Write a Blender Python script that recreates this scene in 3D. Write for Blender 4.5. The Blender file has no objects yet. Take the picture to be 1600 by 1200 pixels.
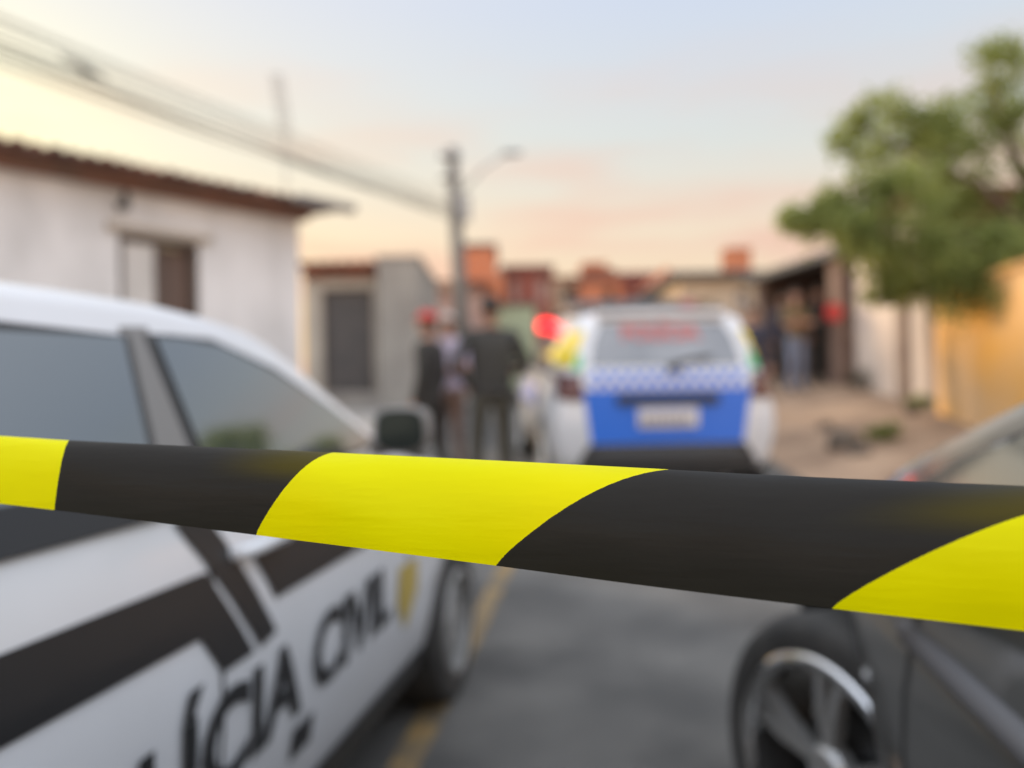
import bpy, bmesh, math, random
from mathutils import Vector, Matrix
from mathutils.bvhtree import BVHTree
R = math.radians
random.seed(7)
scene = bpy.context.scene
COL = scene.collection

# ------------------------------------------------------------------ camera
F_PX, W_PX, CAM_H = 1200.0, 1600.0, 1.18
cam_d = bpy.data.cameras.new("camera")
cam = bpy.data.objects.new("camera", cam_d); COL.objects.link(cam)
cam_d.sensor_width = 36.0
cam_d.lens = 36.0 * F_PX / W_PX
cam_d.clip_start = 0.02; cam_d.clip_end = 3000
CAM_M = Matrix.Translation((0, 0, CAM_H)) @ Matrix.Rotation(R(90.57), 4, 'X') @ Matrix.Rotation(R(-1.0), 4, 'Z')
cam.matrix_world = CAM_M
cam_d.dof.use_dof = True
cam_d.dof.focus_distance = 0.43
cam_d.dof.aperture_fstop = 2.5
scene.camera = cam

def ray(u, v):
    """direction of the photograph's pixel (1600 x 1200) as a world vector"""
    return (CAM_M.to_3x3() @ Vector(((u - 800) / F_PX, (600 - v) / F_PX, -1.0)))

def at(u, v, Y):
    d = ray(u, v); t = Y / d.y
    return Vector((0, 0, CAM_H)) + d * t

def on_plane(u, v, p, n):
    d = ray(u, v); o = Vector((0, 0, CAM_H))
    return o + d * ((Vector(p) - o).dot(n) / d.dot(n))

# ------------------------------------------------------------------ sky, sun, exposure
SUN_AZ, SUN_EL = R(-40), R(11)          # azimuth from +Y (negative = left), elevation
sun_dir = Vector((math.sin(SUN_AZ) * math.cos(SUN_EL), math.cos(SUN_AZ) * math.cos(SUN_EL), math.sin(SUN_EL)))
world = bpy.data.worlds.new("World"); scene.world = world
world.use_nodes = True
wt = world.node_tree; wn = wt.nodes; wl = wt.links
wn.clear()
def N(t, **k):
    n = wn.new(t)
    for a, b in k.items(): setattr(n, a, b)
    return n
out = N('ShaderNodeOutputWorld'); bg = N('ShaderNodeBackground'); bg.inputs[1].default_value = 0.1
wl.new(bg.outputs[0], out.inputs[0])
sky = N('ShaderNodeTexSky'); sky.sky_type = 'NISHITA'; sky.sun_disc = False
sky.sun_elevation = SUN_EL; sky.sun_rotation = SUN_AZ
tc = N('ShaderNodeTexCoord'); sep = N('ShaderNodeSeparateXYZ'); wl.new(tc.outputs['Generated'], sep.inputs[0])
ramp = N('ShaderNodeValToRGB'); wl.new(sep.outputs[2], ramp.inputs[0])
stops = [(0.0, (.82, .53, .32)), (.09, (.85, .61, .39)), (.20, (.81, .68, .53)), (.30, (.66, .69, .67)),
         (.45, (.575, .645, .775)), (1.0, (.80, .83, .89))]
e = ramp.color_ramp.elements
while len(e) < len(stops): e.new(.5)
for el, (p, c) in zip(e, stops): el.position = p; el.color = (*c, 1)
# clouds: low pinkish streaks
mp = N('ShaderNodeMapping'); mp.inputs['Scale'].default_value = (1.8, 1.8, 11.0); wl.new(tc.outputs['Generated'], mp.inputs[0])
nz = N('ShaderNodeTexNoise'); nz.inputs['Scale'].default_value = 1.7; nz.inputs['Detail'].default_value = 5; wl.new(mp.outputs[0], nz.inputs['Vector'])
cr = N('ShaderNodeMapRange'); cr.inputs[1].default_value = .44; cr.inputs[2].default_value = .62; wl.new(nz.outputs[0], cr.inputs[0])
cm = N('ShaderNodeMapRange'); cm.inputs[1].default_value = .42; cm.inputs[2].default_value = .16; wl.new(sep.outputs[2], cm.inputs[0])
cmul = N('ShaderNodeMath', operation='MULTIPLY'); wl.new(cr.outputs[0], cmul.inputs[0]); wl.new(cm.outputs[0], cmul.inputs[1])
cmul2 = N('ShaderNodeMath', operation='MULTIPLY'); wl.new(cmul.outputs[0], cmul2.inputs[0]); cmul2.inputs[1].default_value = .75
mixc = N('ShaderNodeMixRGB'); mixc.inputs[2].default_value = (.80, .50, .40, 1)
wl.new(cmul2.outputs[0], mixc.inputs[0]); wl.new(ramp.outputs[0], mixc.inputs[1])
# glow round the setting sun
dot = N('ShaderNodeVectorMath', operation='DOT_PRODUCT'); wl.new(tc.outputs['Generated'], dot.inputs[0])
gd = Vector((math.sin(R(-40)) * math.cos(R(13)), math.cos(R(-40)) * math.cos(R(13)), math.sin(R(13))))
dot.inputs[1].default_value = gd
def glow(p, col, prev):
    mx = N('ShaderNodeMath', operation='MAXIMUM'); wl.new(dot.outputs['Value'], mx.inputs[0]); mx.inputs[1].default_value = 0
    pw = N('ShaderNodeMath', operation='POWER'); wl.new(mx.outputs[0], pw.inputs[0]); pw.inputs[1].default_value = p
    m = N('ShaderNodeMixRGB', blend_type='ADD'); m.inputs[2].default_value = (*col, 1)
    wl.new(pw.outputs[0], m.inputs[0]); wl.new(prev, m.inputs[1]); return m.outputs[0]
c = glow(6, (.24, .15, -.07), mixc.outputs[0])
c = glow(50, (.26, .24, .0), c)
# sky behind the camera and overhead boosted as added fill light
bz = N('ShaderNodeMath', operation='MULTIPLY_ADD'); wl.new(sep.outputs[2], bz.inputs[0]); bz.inputs[1].default_value = -1.2; wl.new(sep.outputs[1], bz.inputs[2])
bk = N('ShaderNodeMapRange'); bk.inputs[1].default_value = .22; bk.inputs[2].default_value = -.9
bk.inputs[3].default_value = 6.7; bk.inputs[4].default_value = 15.0; wl.new(bz.outputs[0], bk.inputs[0])
sc = N('ShaderNodeVectorMath', operation='SCALE'); wl.new(c, sc.inputs[0]); wl.new(bk.outputs[0], sc.inputs['Scale'])
sk = N('ShaderNodeVectorMath', operation='SCALE'); wl.new(sky.outputs[0], sk.inputs[0]); sk.inputs['Scale'].default_value = .035
ad = N('ShaderNodeVectorMath', operation='ADD'); wl.new(sc.outputs[0], ad.inputs[0]); wl.new(sk.outputs[0], ad.inputs[1])
wl.new(ad.outputs[0], bg.inputs[0])

sl = bpy.data.lights.new("sun", 'SUN'); sl.energy = 2.2; sl.angle = R(6); sl.color = (1.0, .74, .48)
so = bpy.data.objects.new("sun", sl); COL.objects.link(so)
so.rotation_euler = (-sun_dir).to_track_quat('-Z', 'Y').to_euler()

scene.view_settings.view_transform = 'Standard'
scene.view_settings.look = 'None'
scene.view_settings.exposure = 0.7
scene.view_settings.gamma = 1.0
scene.render.engine = 'CYCLES'
scene.cycles.use_denoising = True
scene.cycles.max_bounces = 6

# ------------------------------------------------------------------ materials
MATS = {}
def mat(name, col, rough=.7, metal=0.0, col2=None, scale=4.0, amt=1.0, bump=0.0, bscale=None, coat=0.0, spec=.5, stretch=(1, 1, 1), detail=5):
    if name in MATS: return MATS[name]
    m = bpy.data.materials.new(name); m.use_nodes = True
    nt = m.node_tree; b = nt.nodes['Principled BSDF']
    b.inputs['Base Color'].default_value = (*col, 1)
    b.inputs['Roughness'].default_value = rough
    b.inputs['Metallic'].default_value = metal
    b.inputs['Specular IOR Level'].default_value = spec
    if coat: b.inputs['Coat Weight'].default_value = coat; b.inputs['Coat Roughness'].default_value = .06
    if col2 or bump:
        t = nt.nodes.new('ShaderNodeTexCoord'); mpn = nt.nodes.new('ShaderNodeMapping'); mpn.inputs['Scale'].default_value = stretch
        nt.links.new(t.outputs['Object'], mpn.inputs[0])
    if col2:
        n = nt.nodes.new('ShaderNodeTexNoise'); n.inputs['Scale'].default_value = scale; n.inputs['Detail'].default_value = detail
        nt.links.new(mpn.outputs[0], n.inputs['Vector'])
        r = nt.nodes.new('ShaderNodeMapRange'); r.inputs[1].default_value = .38; r.inputs[2].default_value = .66; r.inputs[4].default_value = amt
        nt.links.new(n.outputs[0], r.inputs[0])
        x = nt.nodes.new('ShaderNodeMixRGB'); x.inputs[1].default_value = (*col, 1); x.inputs[2].default_value = (*col2, 1)
        nt.links.new(r.outputs[0], x.inputs[0]); nt.links.new(x.outputs[0], b.inputs['Base Color'])
    if bump:
        n2 = nt.nodes.new('ShaderNodeTexNoise'); n2.inputs['Scale'].default_value = bscale or scale * 8; n2.inputs['Detail'].default_value = 6
        nt.links.new(mpn.outputs[0], n2.inputs['Vector'])
        bp = nt.nodes.new('ShaderNodeBump'); bp.inputs['Strength'].default_value = bump; bp.inputs['Distance'].default_value = .02
        nt.links.new(n2.outputs[0], bp.inputs['Height']); nt.links.new(bp.outputs[0], b.inputs['Normal'])
    MATS[name] = m
    return m

def brick_mat(name, c1, c2, mortar, sc=9):
    if name in MATS: return MATS[name]
    m = bpy.data.materials.new(name); m.use_nodes = True
    nt = m.node_tree; b = nt.nodes['Principled BSDF']; b.inputs['Roughness'].default_value = .85
    t = nt.nodes.new('ShaderNodeTexCoord'); mpn = nt.nodes.new('ShaderNodeMapping'); mpn.inputs['Rotation'].default_value = (R(90), 0, 0)
    nt.links.new(t.outputs['Object'], mpn.inputs[0])
    br = nt.nodes.new('ShaderNodeTexBrick'); br.inputs['Scale'].default_value = sc
    br.inputs['Color1'].default_value = (*c1, 1); br.inputs['Color2'].default_value = (*c2, 1); br.inputs['Mortar'].default_value = (*mortar, 1)
    br.inputs['Mortar Size'].default_value = .012
    nt.links.new(mpn.outputs[0], br.inputs[0]); nt.links.new(br.outputs[0], b.inputs['Base Color'])
    MATS[name] = m
    return m

def emis(name, col, s):
    m = bpy.data.materials.new(name); m.use_nodes = True
    b = m.node_tree.nodes['Principled BSDF']
    b.inputs['Base Color'].default_value = (*col, 1); b.inputs['Emission Color'].default_value = (*col, 1); b.inputs['Emission Strength'].default_value = s
    MATS[name] = m
    return m

M_white_paint = mat('white_car_paint', (.64, .655, .68), .28, coat=.6, col2=(.57, .58, .59), scale=3, amt=.5)
M_black_vinyl = mat('black_vinyl', (.018, .019, .021), .38, spec=.35)
M_black_plastic = mat('black_plastic', (.03, .03, .03), .5, bump=.1, bscale=150)
M_rubber = mat('tyre_rubber', (.022, .022, .021), .75, col2=(.04, .038, .035), scale=12, bump=.2, bscale=80)
M_alloy = mat('alloy', (.66, .66, .65), .3, .45, col2=(.55, .54, .52), scale=9, amt=.5, coat=.4)
M_pillar = mat('grey_pillar', (.17, .165, .158), .45, coat=.2)
M_mirror_cap = mat('grey_mirror_cap', (.20, .19, .178), .5)
M_rim_lip = mat('polished_rim', (.88, .88, .85), .25, .35)
M_rim_dull = mat('dull_rim', (.27, .27, .265), .5, .2, col2=(.2, .2, .19), scale=10)
M_steel_dark = mat('dark_steel', (.05, .05, .05), .4, .6)
M_glass = mat('tinted_glass', (.02, .034, .035), .05, spec=.9, coat=.8)
M_glass.node_tree.nodes['Principled BSDF'].inputs['IOR'].default_value = 1.9
M_glass_rear = mat('rear_glass', (.22, .23, .245), .12, spec=.9, coat=.6, col2=(.15, .16, .175), scale=3)
M_mirror = mat('mirror_glass', (.03, .04, .038), .12, .5)
M_red_lens = mat('red_lens', (.085, .022, .02), .2, coat=.4)
M_clear_lens = mat('clear_lens', (.75, .77, .78), .12, coat=.5)
M_blue = mat('blue_livery', (.03, .15, .62), .35, coat=.3)
M_yellow_v = mat('yellow_livery', (.85, .66, .03), .35)
M_green_v = mat('green_livery', (.03, .42, .16), .35)
M_gold = mat('gold_badge', (.55, .42, .10), .4, .3)
M_dark_paint = mat('dark_grey_paint', (.17, .178, .176), .28, .85, coat=1.0)
M_chrome = mat('chrome', (.7, .7, .7), .12, 1)
M_plate = mat('plate', (.62, .60, .60), .4, col2=(.5, .48, .48), scale=20, amt=.6)
M_redtext = mat('red_vinyl', (.42, .13, .12), .4)

# ------------------------------------------------------------------ mesh helpers
def tag(o, label, cat, group=None):
    o['label'] = label; o['category'] = cat
    if group: o['group'] = group
    return o

def empty(name, loc, rz=0.0):
    o = bpy.data.objects.new(name, None); COL.objects.link(o)
    o.location = loc; o.rotation_euler = (0, 0, rz); o.empty_display_size = .1
    return o

class MB:
    def __init__(s): s.v = []; s.f = []; s.m = []
    def add(s, vs, fs, mi=0):
        k = len(s.v); s.v += [tuple(p) for p in vs]
        for f in fs: s.f.append(tuple(i + k for i in f)); s.m.append(mi)
        return s
    def box(s, lo, hi, mi=0, M=None):
        x0, y0, z0 = lo; x1, y1, z1 = hi
        vs = [Vector(p) for p in ((x0, y0, z0), (x1, y0, z0), (x1, y1, z0), (x0, y1, z0), (x0, y0, z1), (x1, y0, z1), (x1, y1, z1), (x0, y1, z1))]
        if M: vs = [M @ p for p in vs]
        return s.add(vs, [(0, 3, 2, 1), (4, 5, 6, 7), (0, 1, 5, 4), (1, 2, 6, 5), (2, 3, 7, 6), (3, 0, 4, 7)], mi)
    def tube(s, pts, r, n=8, mi=0, cap=True):
        pts = [Vector(p) for p in pts]
        if not isinstance(r, (list, tuple)): r = [r] * len(pts)
        up = Vector((0, 0, 1)); rings = []
        for i, p in enumerate(pts):
            d = (pts[min(i + 1, len(pts) - 1)] - pts[max(i - 1, 0)]).normalized()
            a = d.cross(up)
            if a.length < .05: a = d.cross(Vector((1, 0, 0)))
            a.normalize(); b = a.cross(d).normalized()
            rings.append([p + (a * math.cos(t) + b * math.sin(t)) * r[i] for t in [2 * math.pi * k / n for k in range(n)]])
        vs = [q for rg in rings for q in rg]; fs = []
        for i in range(len(pts) - 1):
            for k in range(n):
                fs.append((i * n + k, i * n + (k + 1) % n, (i + 1) * n + (k + 1) % n, (i + 1) * n + k))
        if cap: fs += [tuple(range(n))[::-1], tuple((len(pts) - 1) * n + k for k in range(n))]
        return s.add(vs, fs, mi)
    def lathe(s, prof, n=32, mi=0, axis='Z', M=None):
        """prof = [(r, h)...] spun round the axis"""
        vs = []; fs = []
        for k in range(n):
            t = 2 * math.pi * k / n
            for r_, h in prof:
                p = Vector((r_ * math.cos(t), r_ * math.sin(t), h)) if axis == 'Z' else Vector((r_ * math.cos(t), h, r_ * math.sin(t)))
                vs.append(M @ p if M else p)
        L = len(prof)
        for k in range(n):
            k2 = (k + 1) % n
            for j in range(L - 1): fs.append((k * L + j, k2 * L + j, k2 * L + j + 1, k * L + j + 1))
        return s.add(vs, fs, mi)
    def ell(s, c, r, nu=14, nv=9, mi=0):
        prof = []
        vs = []; fs = []
        for j in range(nv + 1):
            a = -math.pi / 2 + math.pi * j / nv
            for k in range(nu):
                t = 2 * math.pi * k / nu
                vs.append((c[0] + r[0] * math.cos(a) * math.cos(t), c[1] + r[1] * math.cos(a) * math.sin(t), c[2] + r[2] * math.sin(a)))
        for j in range(nv):
            for k in range(nu): fs.append((j * nu + k, j * nu + (k + 1) % nu, (j + 1) * nu + (k + 1) % nu, (j + 1) * nu + k))
        return s.add(vs, fs, mi)
    def prism(s, poly, d0, d1, plane='XZ', mi=0):
        """polygon in a plane, extruded along the third axis from d0 to d1"""
        def P(a, b, d): return (a, d, b) if plane == 'XZ' else ((d, a, b) if plane == 'YZ' else (a, b, d))
        n = len(poly); vs = [P(a, b, d0) for a, b in poly] + [P(a, b, d1) for a, b in poly]
        fs = [tuple(range(n)), tuple(range(2 * n - 1, n - 1, -1))] + [(i, (i + 1) % n + 0, (i + 1) % n + n, i + n) for i in range(n)]
        return s.add(vs, fs, mi)
    def build(s, name, mats, parent=None, smooth=False, loc=None, bevel=0.0, weld=False):
        me = bpy.data.meshes.new(name); me.from_pydata(s.v, [], s.f)
        bm = bmesh.new(); bm.from_mesh(me)
        for f, mi in zip(bm.faces, s.m): f.material_index = mi; f.smooth = smooth
        if weld: bmesh.ops.remove_doubles(bm, verts=bm.verts, dist=1e-5)
        bmesh.ops.recalc_face_normals(bm, faces=bm.faces)
        if bevel:
            ed = [x for x in bm.edges if len(x.link_faces) == 2 and x.calc_face_angle(0) > .6]
            bmesh.ops.bevel(bm, geom=ed, offset=bevel, segments=2, affect='EDGES', profile=.5, clamp_overlap=True)
        bm.to_mesh(me); bm.free()
        for m in (mats if isinstance(mats, (list, tuple)) else [mats]): me.materials.append(m)
        o = bpy.data.objects.new(name, me); COL.objects.link(o)
        if parent: o.parent = parent
        if loc is not None: o.location = loc
        return o

def copy_tree(o, parent=None):
    c = o.copy(); COL.objects.link(c)
    if parent: c.parent = parent
    for ch in list(o.children): copy_tree(ch, c)
    return c

def interp(pts, x):
    """smooth (monotone-ish) interpolation through (x, y) pairs sorted by x"""
    if x <= pts[0][0]: return pts[0][1]
    if x >= pts[-1][0]: return pts[-1][1]
    for i in range(len(pts) - 1):
        x0, y0 = pts[i]; x1, y1 = pts[i + 1]
        if x <= x1:
            t = (x - x0) / (x1 - x0); h = x1 - x0
            def sl(k):
                if k <= 0 or k >= len(pts) - 1: return None
                a = (pts[k][1] - pts[k - 1][1]) / (pts[k][0] - pts[k - 1][0]); b = (pts[k + 1][1] - pts[k][1]) / (pts[k + 1][0] - pts[k][0])
                return 0 if a * b <= 0 else 2 * a * b / (a + b)
            s = (y1 - y0) / h; m0 = sl(i); m1 = sl(i + 1)
            m0 = s if m0 is None else m0; m1 = s if m1 is None else m1
            return (2*t**3 - 3*t**2 + 1)*y0 + (t**3 - 2*t**2 + t)*h*m0 + (-2*t**3 + 3*t**2)*y1 + (t**3 - t**2)*h*m1
def sm(t): t = max(0, min(1, t)); return t * t * (3 - 2 * t)

# ------------------------------------------------------------------ ground
PROF = [(-50, 0), (2.5, 0), (4.5, .05), (6, .14), (8, .30), (10, .48), (13, .78), (16, 1.0), (20, 1.2), (30, 1.4), (60, 1.5), (400, 1.5)]
def hill(y): return interp(PROF, y)
def road_r(y): return 2.3 + .07 * max(-10, min(y, 40))
def road_l(y): return -2.9 + .12 * max(-10, min(y, 40))
def verge(x, y):
    t = (x - road_r(y)) / 2.6
    return hill(y) + (.03 + .42 * sm(t)) * sm((y - 1) / 5) if t > 0 else hill(y)
def bumps(x, y): return .03 * math.sin(2.1 * x + 1.3 * y) * math.sin(1.7 * y - .6 * x) + .018 * math.sin(5.3 * x - 2.2 * y)

M_dirt = mat('dirt', (.42, .29, .195), .95, col2=(.25, .165, .11), scale=1.6, bump=.5, bscale=14)
M_asphalt = mat('asphalt', (.058, .0565, .054), .85, col2=(.135, .130, .120), scale=1.3, amt=.9, bump=.35, bscale=120)
M_pave = mat('pavement_concrete', (.33, .31, .28), .9, col2=(.22, .2, .18), scale=2.2, bump=.2)
M_linepaint = mat('worn_yellow_paint', (.27, .175, .065), .8, col2=(.10, .088, .068), scale=7, amt=.9)

def grid_sheet(name, xs_of, ys, zf, m, skirt=0.0):
    vs = []; fs = []
    n = None
    for y in ys:
        xs = xs_of(y); n = len(xs)
        for x in xs: vs.append((x, y, zf(x, y)))
    for j in range(len(ys) - 1):
        for i in range(n - 1): fs.append((j*n + i, j*n + i + 1, (j+1)*n + i + 1, (j+1)*n + i))
    b = MB().add(vs, fs)
    o = b.build(name, m, smooth=True); o['kind'] = 'structure'
    return o
def fr(a, b, n): return [a + (b - a) * i / (n - 1) for i in range(n)]
ysn = fr(-12, 0, 10) + fr(.5, 24, 72) + fr(26, 60, 16) + fr(80, 400, 8)
grid_sheet('ground', lambda y: [-400, -120, -40, -20] + fr(-14, 14, 71) + [20, 40, 120, 400], ysn,
           lambda x, y: (verge(x, y) + (bumps(x, y) if x > road_r(y) + .3 else 0)) - (.0 if x > road_r(y) + .15 else .02), M_dirt)
grid_sheet('road', lambda y: fr(road_l(y), road_r(y), 14), [y for y in ysn if y <= 60], lambda x, y: hill(y) + .004, M_asphalt)
pv = MB(); vs = []; yl = [y for y in ysn if y <= 60]
for y in yl:
    xl = road_l(y); vs += [(xl - 6, y, hill(y) + .15), (xl, y, hill(y) + .15), (xl + .02, y, hill(y) - .02)]
fs = []
for j in range(len(yl) - 1):
    for i in range(2): fs.append((j*3 + i, j*3 + i + 1, (j+1)*3 + i + 1, (j+1)*3 + i))
pv.add(vs, fs); o = pv.build('pavement', M_pave); o['kind'] = 'structure'
# worn yellow edge line on the asphalt
A0, A1 = at(640, 1180, 2.5), at(790, 900, 4.85)
dx = (A1.x - A0.x) / (A1.y - A0.y)
def linex(y): return A0.x + dx * (y - A0.y) - .012 * max(0, y - 5) ** 1.6
yy = fr(-8, 20, 90)
o = MB().add([p for y in yy for p in ((linex(y) - .05, y, hill(y) + .008), (linex(y) + .05, y, hill(y) + .008))],
             [(2*j, 2*j+1, 2*j+3, 2*j+2) for j in range(len(yy) - 1)]).build('road_marking', M_linepaint)
o['kind'] = 'structure'

# ------------------------------------------------------------------ barrier tape
def tape():
    top = [(-500, 658), (0, 681), (110, 688), (500, 706), (1000, 731), (1200, 742), (1450, 753), (1600, 759), (2100, 782)]
    bot = [(-500, 735), (0, 787), (85, 797), (400, 836), (775, 884), (1000, 914), (1300, 951), (1600, 986), (2100, 1045)]
    dep = [(-500, .60), (0, .50), (800, .42), (1600, .355), (2100, .325)]
    B = [(-700, -690), (-235, -215), (85, 108), (400, 520), (775, 1045), (1300, 1800), (1950, 2500), (2700, 3400), (3500, 4300), (4400, 5300)]
    nv = 36; xs = list(range(-480, 2060, 6))
    verts = []; uvs = []; rows = []
    def phase(x, v):
        X = [b + (t - b) * v ** 1.25 for b, t in B]
        if x < X[0]: return -1 + (x - X[0]) / 420.0
        for i in range(len(X) - 1):
            if x <= X[i + 1]: return i - 1 + (x - X[i]) / (X[i + 1] - X[i])
        return len(X) - 2.0
    p0, p1 = R(-24), R(79)
    for x in xs:
        d = interp(dep, x)
        Pb = at(x, interp(bot, x), d); Pt = at(x, interp(top, x), d)
        c = Pt - Pb; f = (Pb.lerp(Pt, .5) - Vector((0, 0, CAM_H))).normalized()   # the upper half of the film curls away
        Rr = c.length / (math.sin(p1) - math.sin(p0))
        wob = .0012 * math.sin(x * .011) + .0006 * math.sin(x * .031 + 1)
        for j in range(nv + 1):
            v = j / nv; ph = p0 + (p1 - p0) * v
            p = Pb + c * ((math.sin(ph) - math.sin(p0)) / (math.sin(p1) - math.sin(p0)))
            q = p - Vector((0, 0, CAM_H)); back = Rr * .8 * (math.cos(p0) - math.cos(ph)) + wob * math.sin(math.pi * v) + .0007 * math.sin(x * .018 + 4 * v)
            p = p + q.normalized() * back
            verts.append(p); uvs.append((phase(x, v), v))
    n = nv + 1
    # carry on straight out of the picture on both sides
    def extend(row, prevrow, k, step, dph):
        rows_ = []
        for i in range(1, k + 1):
            r_ = []
            for j in range(n):
                a = row[j][0] + (row[j][0] - prevrow[j][0]).normalized() * step * i
                a = Vector((a.x, a.y, row[j][0].z + (a.z - row[j][0].z) * .4))
                r_.append((a, (row[j][1][0] + dph * i, row[j][1][1])))
            rows_.append(r_)
        return rows_
    grid = [[(verts[i*n + j], uvs[i*n + j]) for j in range(n)] for i in range(len(xs))]
    L = extend(grid[0], grid[4], 24, .05, -.28); Rr_ = extend(grid[-1], grid[-5], 24, .05, .28)
    grid = L[::-1] + grid + Rr_
    me = bpy.data.meshes.new('barrier_tape'); V = [p for r_ in grid for p, _ in r_]; U = [u for r_ in grid for _, u in r_]
    Fc = []
    for i in range(len(grid) - 1):
        for j in range(nv): Fc.append((i*n + j, (i+1)*n + j, (i+1)*n + j + 1, i*n + j + 1))
    me.from_pydata(V, [], Fc)
    uvl = me.uv_layers.new(name='UVMap')
    for lp in me.loops: uvl.data[lp.index].uv = U[lp.vertex_index]
    for p in me.polygons: p.use_smooth = True
    m = bpy.data.materials.new('tape_film'); m.use_nodes = True
    nt = m.node_tree; b = nt.nodes['Principled BSDF']; nn = nt.nodes.new; ln = nt.links.new
    uv = nn('ShaderNodeUVMap'); uv.uv_map = 'UVMap'; s = nn('ShaderNodeSeparateXYZ'); ln(uv.outputs[0], s.inputs[0])
    # uneven edge of the print
    tcn = nn('ShaderNodeTexCoord'); ns = nn('ShaderNodeTexNoise'); ns.inputs['Scale'].default_value = 900; ln(tcn.outputs['Object'], ns.inputs['Vector'])
    j1 = nn('ShaderNodeMath'); j1.operation = 'MULTIPLY_ADD'; ln(ns.outputs[0], j1.inputs[0]); j1.inputs[1].default_value = .004; ln(s.outputs[0], j1.inputs[2])
    ad = nn('ShaderNodeMath'); ad.operation = 'ADD'; ln(j1.outputs[0], ad.inputs[0]); ad.inputs[1].default_value = 20 - .002
    hf = nn('ShaderNodeMath'); hf.operation = 'MULTIPLY'; ln(ad.outputs[0], hf.inputs[0]); hf.inputs[1].default_value = .5
    frc = nn('ShaderNodeMath'); frc.operation = 'FRACT'; ln(hf.outputs[0], frc.inputs[0])
    gt = nn('ShaderNodeMath'); gt.operation = 'GREATER_THAN'; ln(frc.outputs[0], gt.inputs[0]); gt.inputs[1].default_value = .5   # 1 = black
    # olive tint near upper edge: yellow shining through the fold, painted into the black
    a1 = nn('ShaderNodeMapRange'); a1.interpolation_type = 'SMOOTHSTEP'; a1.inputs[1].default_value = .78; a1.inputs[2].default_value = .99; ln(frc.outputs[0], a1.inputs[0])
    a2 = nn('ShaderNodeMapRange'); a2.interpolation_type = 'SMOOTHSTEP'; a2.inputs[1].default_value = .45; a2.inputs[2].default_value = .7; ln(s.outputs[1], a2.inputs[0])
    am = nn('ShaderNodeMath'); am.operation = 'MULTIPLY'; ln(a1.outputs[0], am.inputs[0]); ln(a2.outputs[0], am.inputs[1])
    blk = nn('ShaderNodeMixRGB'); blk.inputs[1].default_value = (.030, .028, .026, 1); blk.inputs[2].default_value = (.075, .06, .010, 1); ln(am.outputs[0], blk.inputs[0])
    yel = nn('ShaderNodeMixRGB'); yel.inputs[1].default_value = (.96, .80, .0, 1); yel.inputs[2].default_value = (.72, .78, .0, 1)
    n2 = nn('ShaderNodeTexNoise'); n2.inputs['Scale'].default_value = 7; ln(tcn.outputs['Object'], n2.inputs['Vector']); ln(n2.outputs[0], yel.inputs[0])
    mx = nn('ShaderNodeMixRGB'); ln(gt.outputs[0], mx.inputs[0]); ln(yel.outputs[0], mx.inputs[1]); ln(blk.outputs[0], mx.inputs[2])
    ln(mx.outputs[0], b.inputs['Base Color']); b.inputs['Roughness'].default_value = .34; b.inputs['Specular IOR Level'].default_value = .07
    nb = nn('ShaderNodeTexNoise'); nb.inputs['Scale'].default_value = 420; nb.inputs['Detail'].default_value = 4; ln(tcn.outputs['Object'], nb.inputs['Vector'])
    bp = nn('ShaderNodeBump'); bp.inputs['Strength'].default_value = .06; bp.inputs['Distance'].default_value = .001
    cmap = nn('ShaderNodeMapping'); cmap.inputs['Scale'].default_value = (9, 9, 70); cmap.inputs['Rotation'].default_value = (0, R(12), 0); ln(tcn.outputs['Object'], cmap.inputs[0])
    nc = nn('ShaderNodeTexNoise'); nc.inputs['Scale'].default_value = 1.4; nc.inputs['Detail'].default_value = 3; ln(cmap.outputs[0], nc.inputs['Vector'])
    bc = nn('ShaderNodeBump'); bc.inputs['Strength'].default_value = .22; bc.inputs['Distance'].default_value = .004; ln(nc.outputs[0], bc.inputs['Height'])
    ln(nb.outputs[0], bp.inputs['Height']); ln(bc.outputs[0], bp.inputs['Normal']); ln(bp.outputs[0], b.inputs['Normal'])
    tr = nn('ShaderNodeBsdfTranslucent'); tm = nn('ShaderNodeMixRGB'); tm.blend_type = 'MULTIPLY'; tm.inputs[0].default_value = 1; tm.inputs[2].default_value = (.92, 1.0, .5, 1); ln(mx.outputs[0], tm.inputs[1]); ln(tm.outputs[0], tr.inputs[0])
    ms = nn('ShaderNodeMixShader'); ms.inputs[0].default_value = .36
    ln(b.outputs[0], ms.inputs[1]); ln(tr.outputs[0], ms.inputs[2]); ln(ms.outputs[0], nt.nodes['Material Output'].inputs[0])
    me.materials.append(m)
    o = bpy.data.objects.new('barrier_tape', me); COL.objects.link(o)
    tag(o, 'glossy yellow and black striped barrier tape stretched across the foreground', 'barrier tape')
tape()

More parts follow.
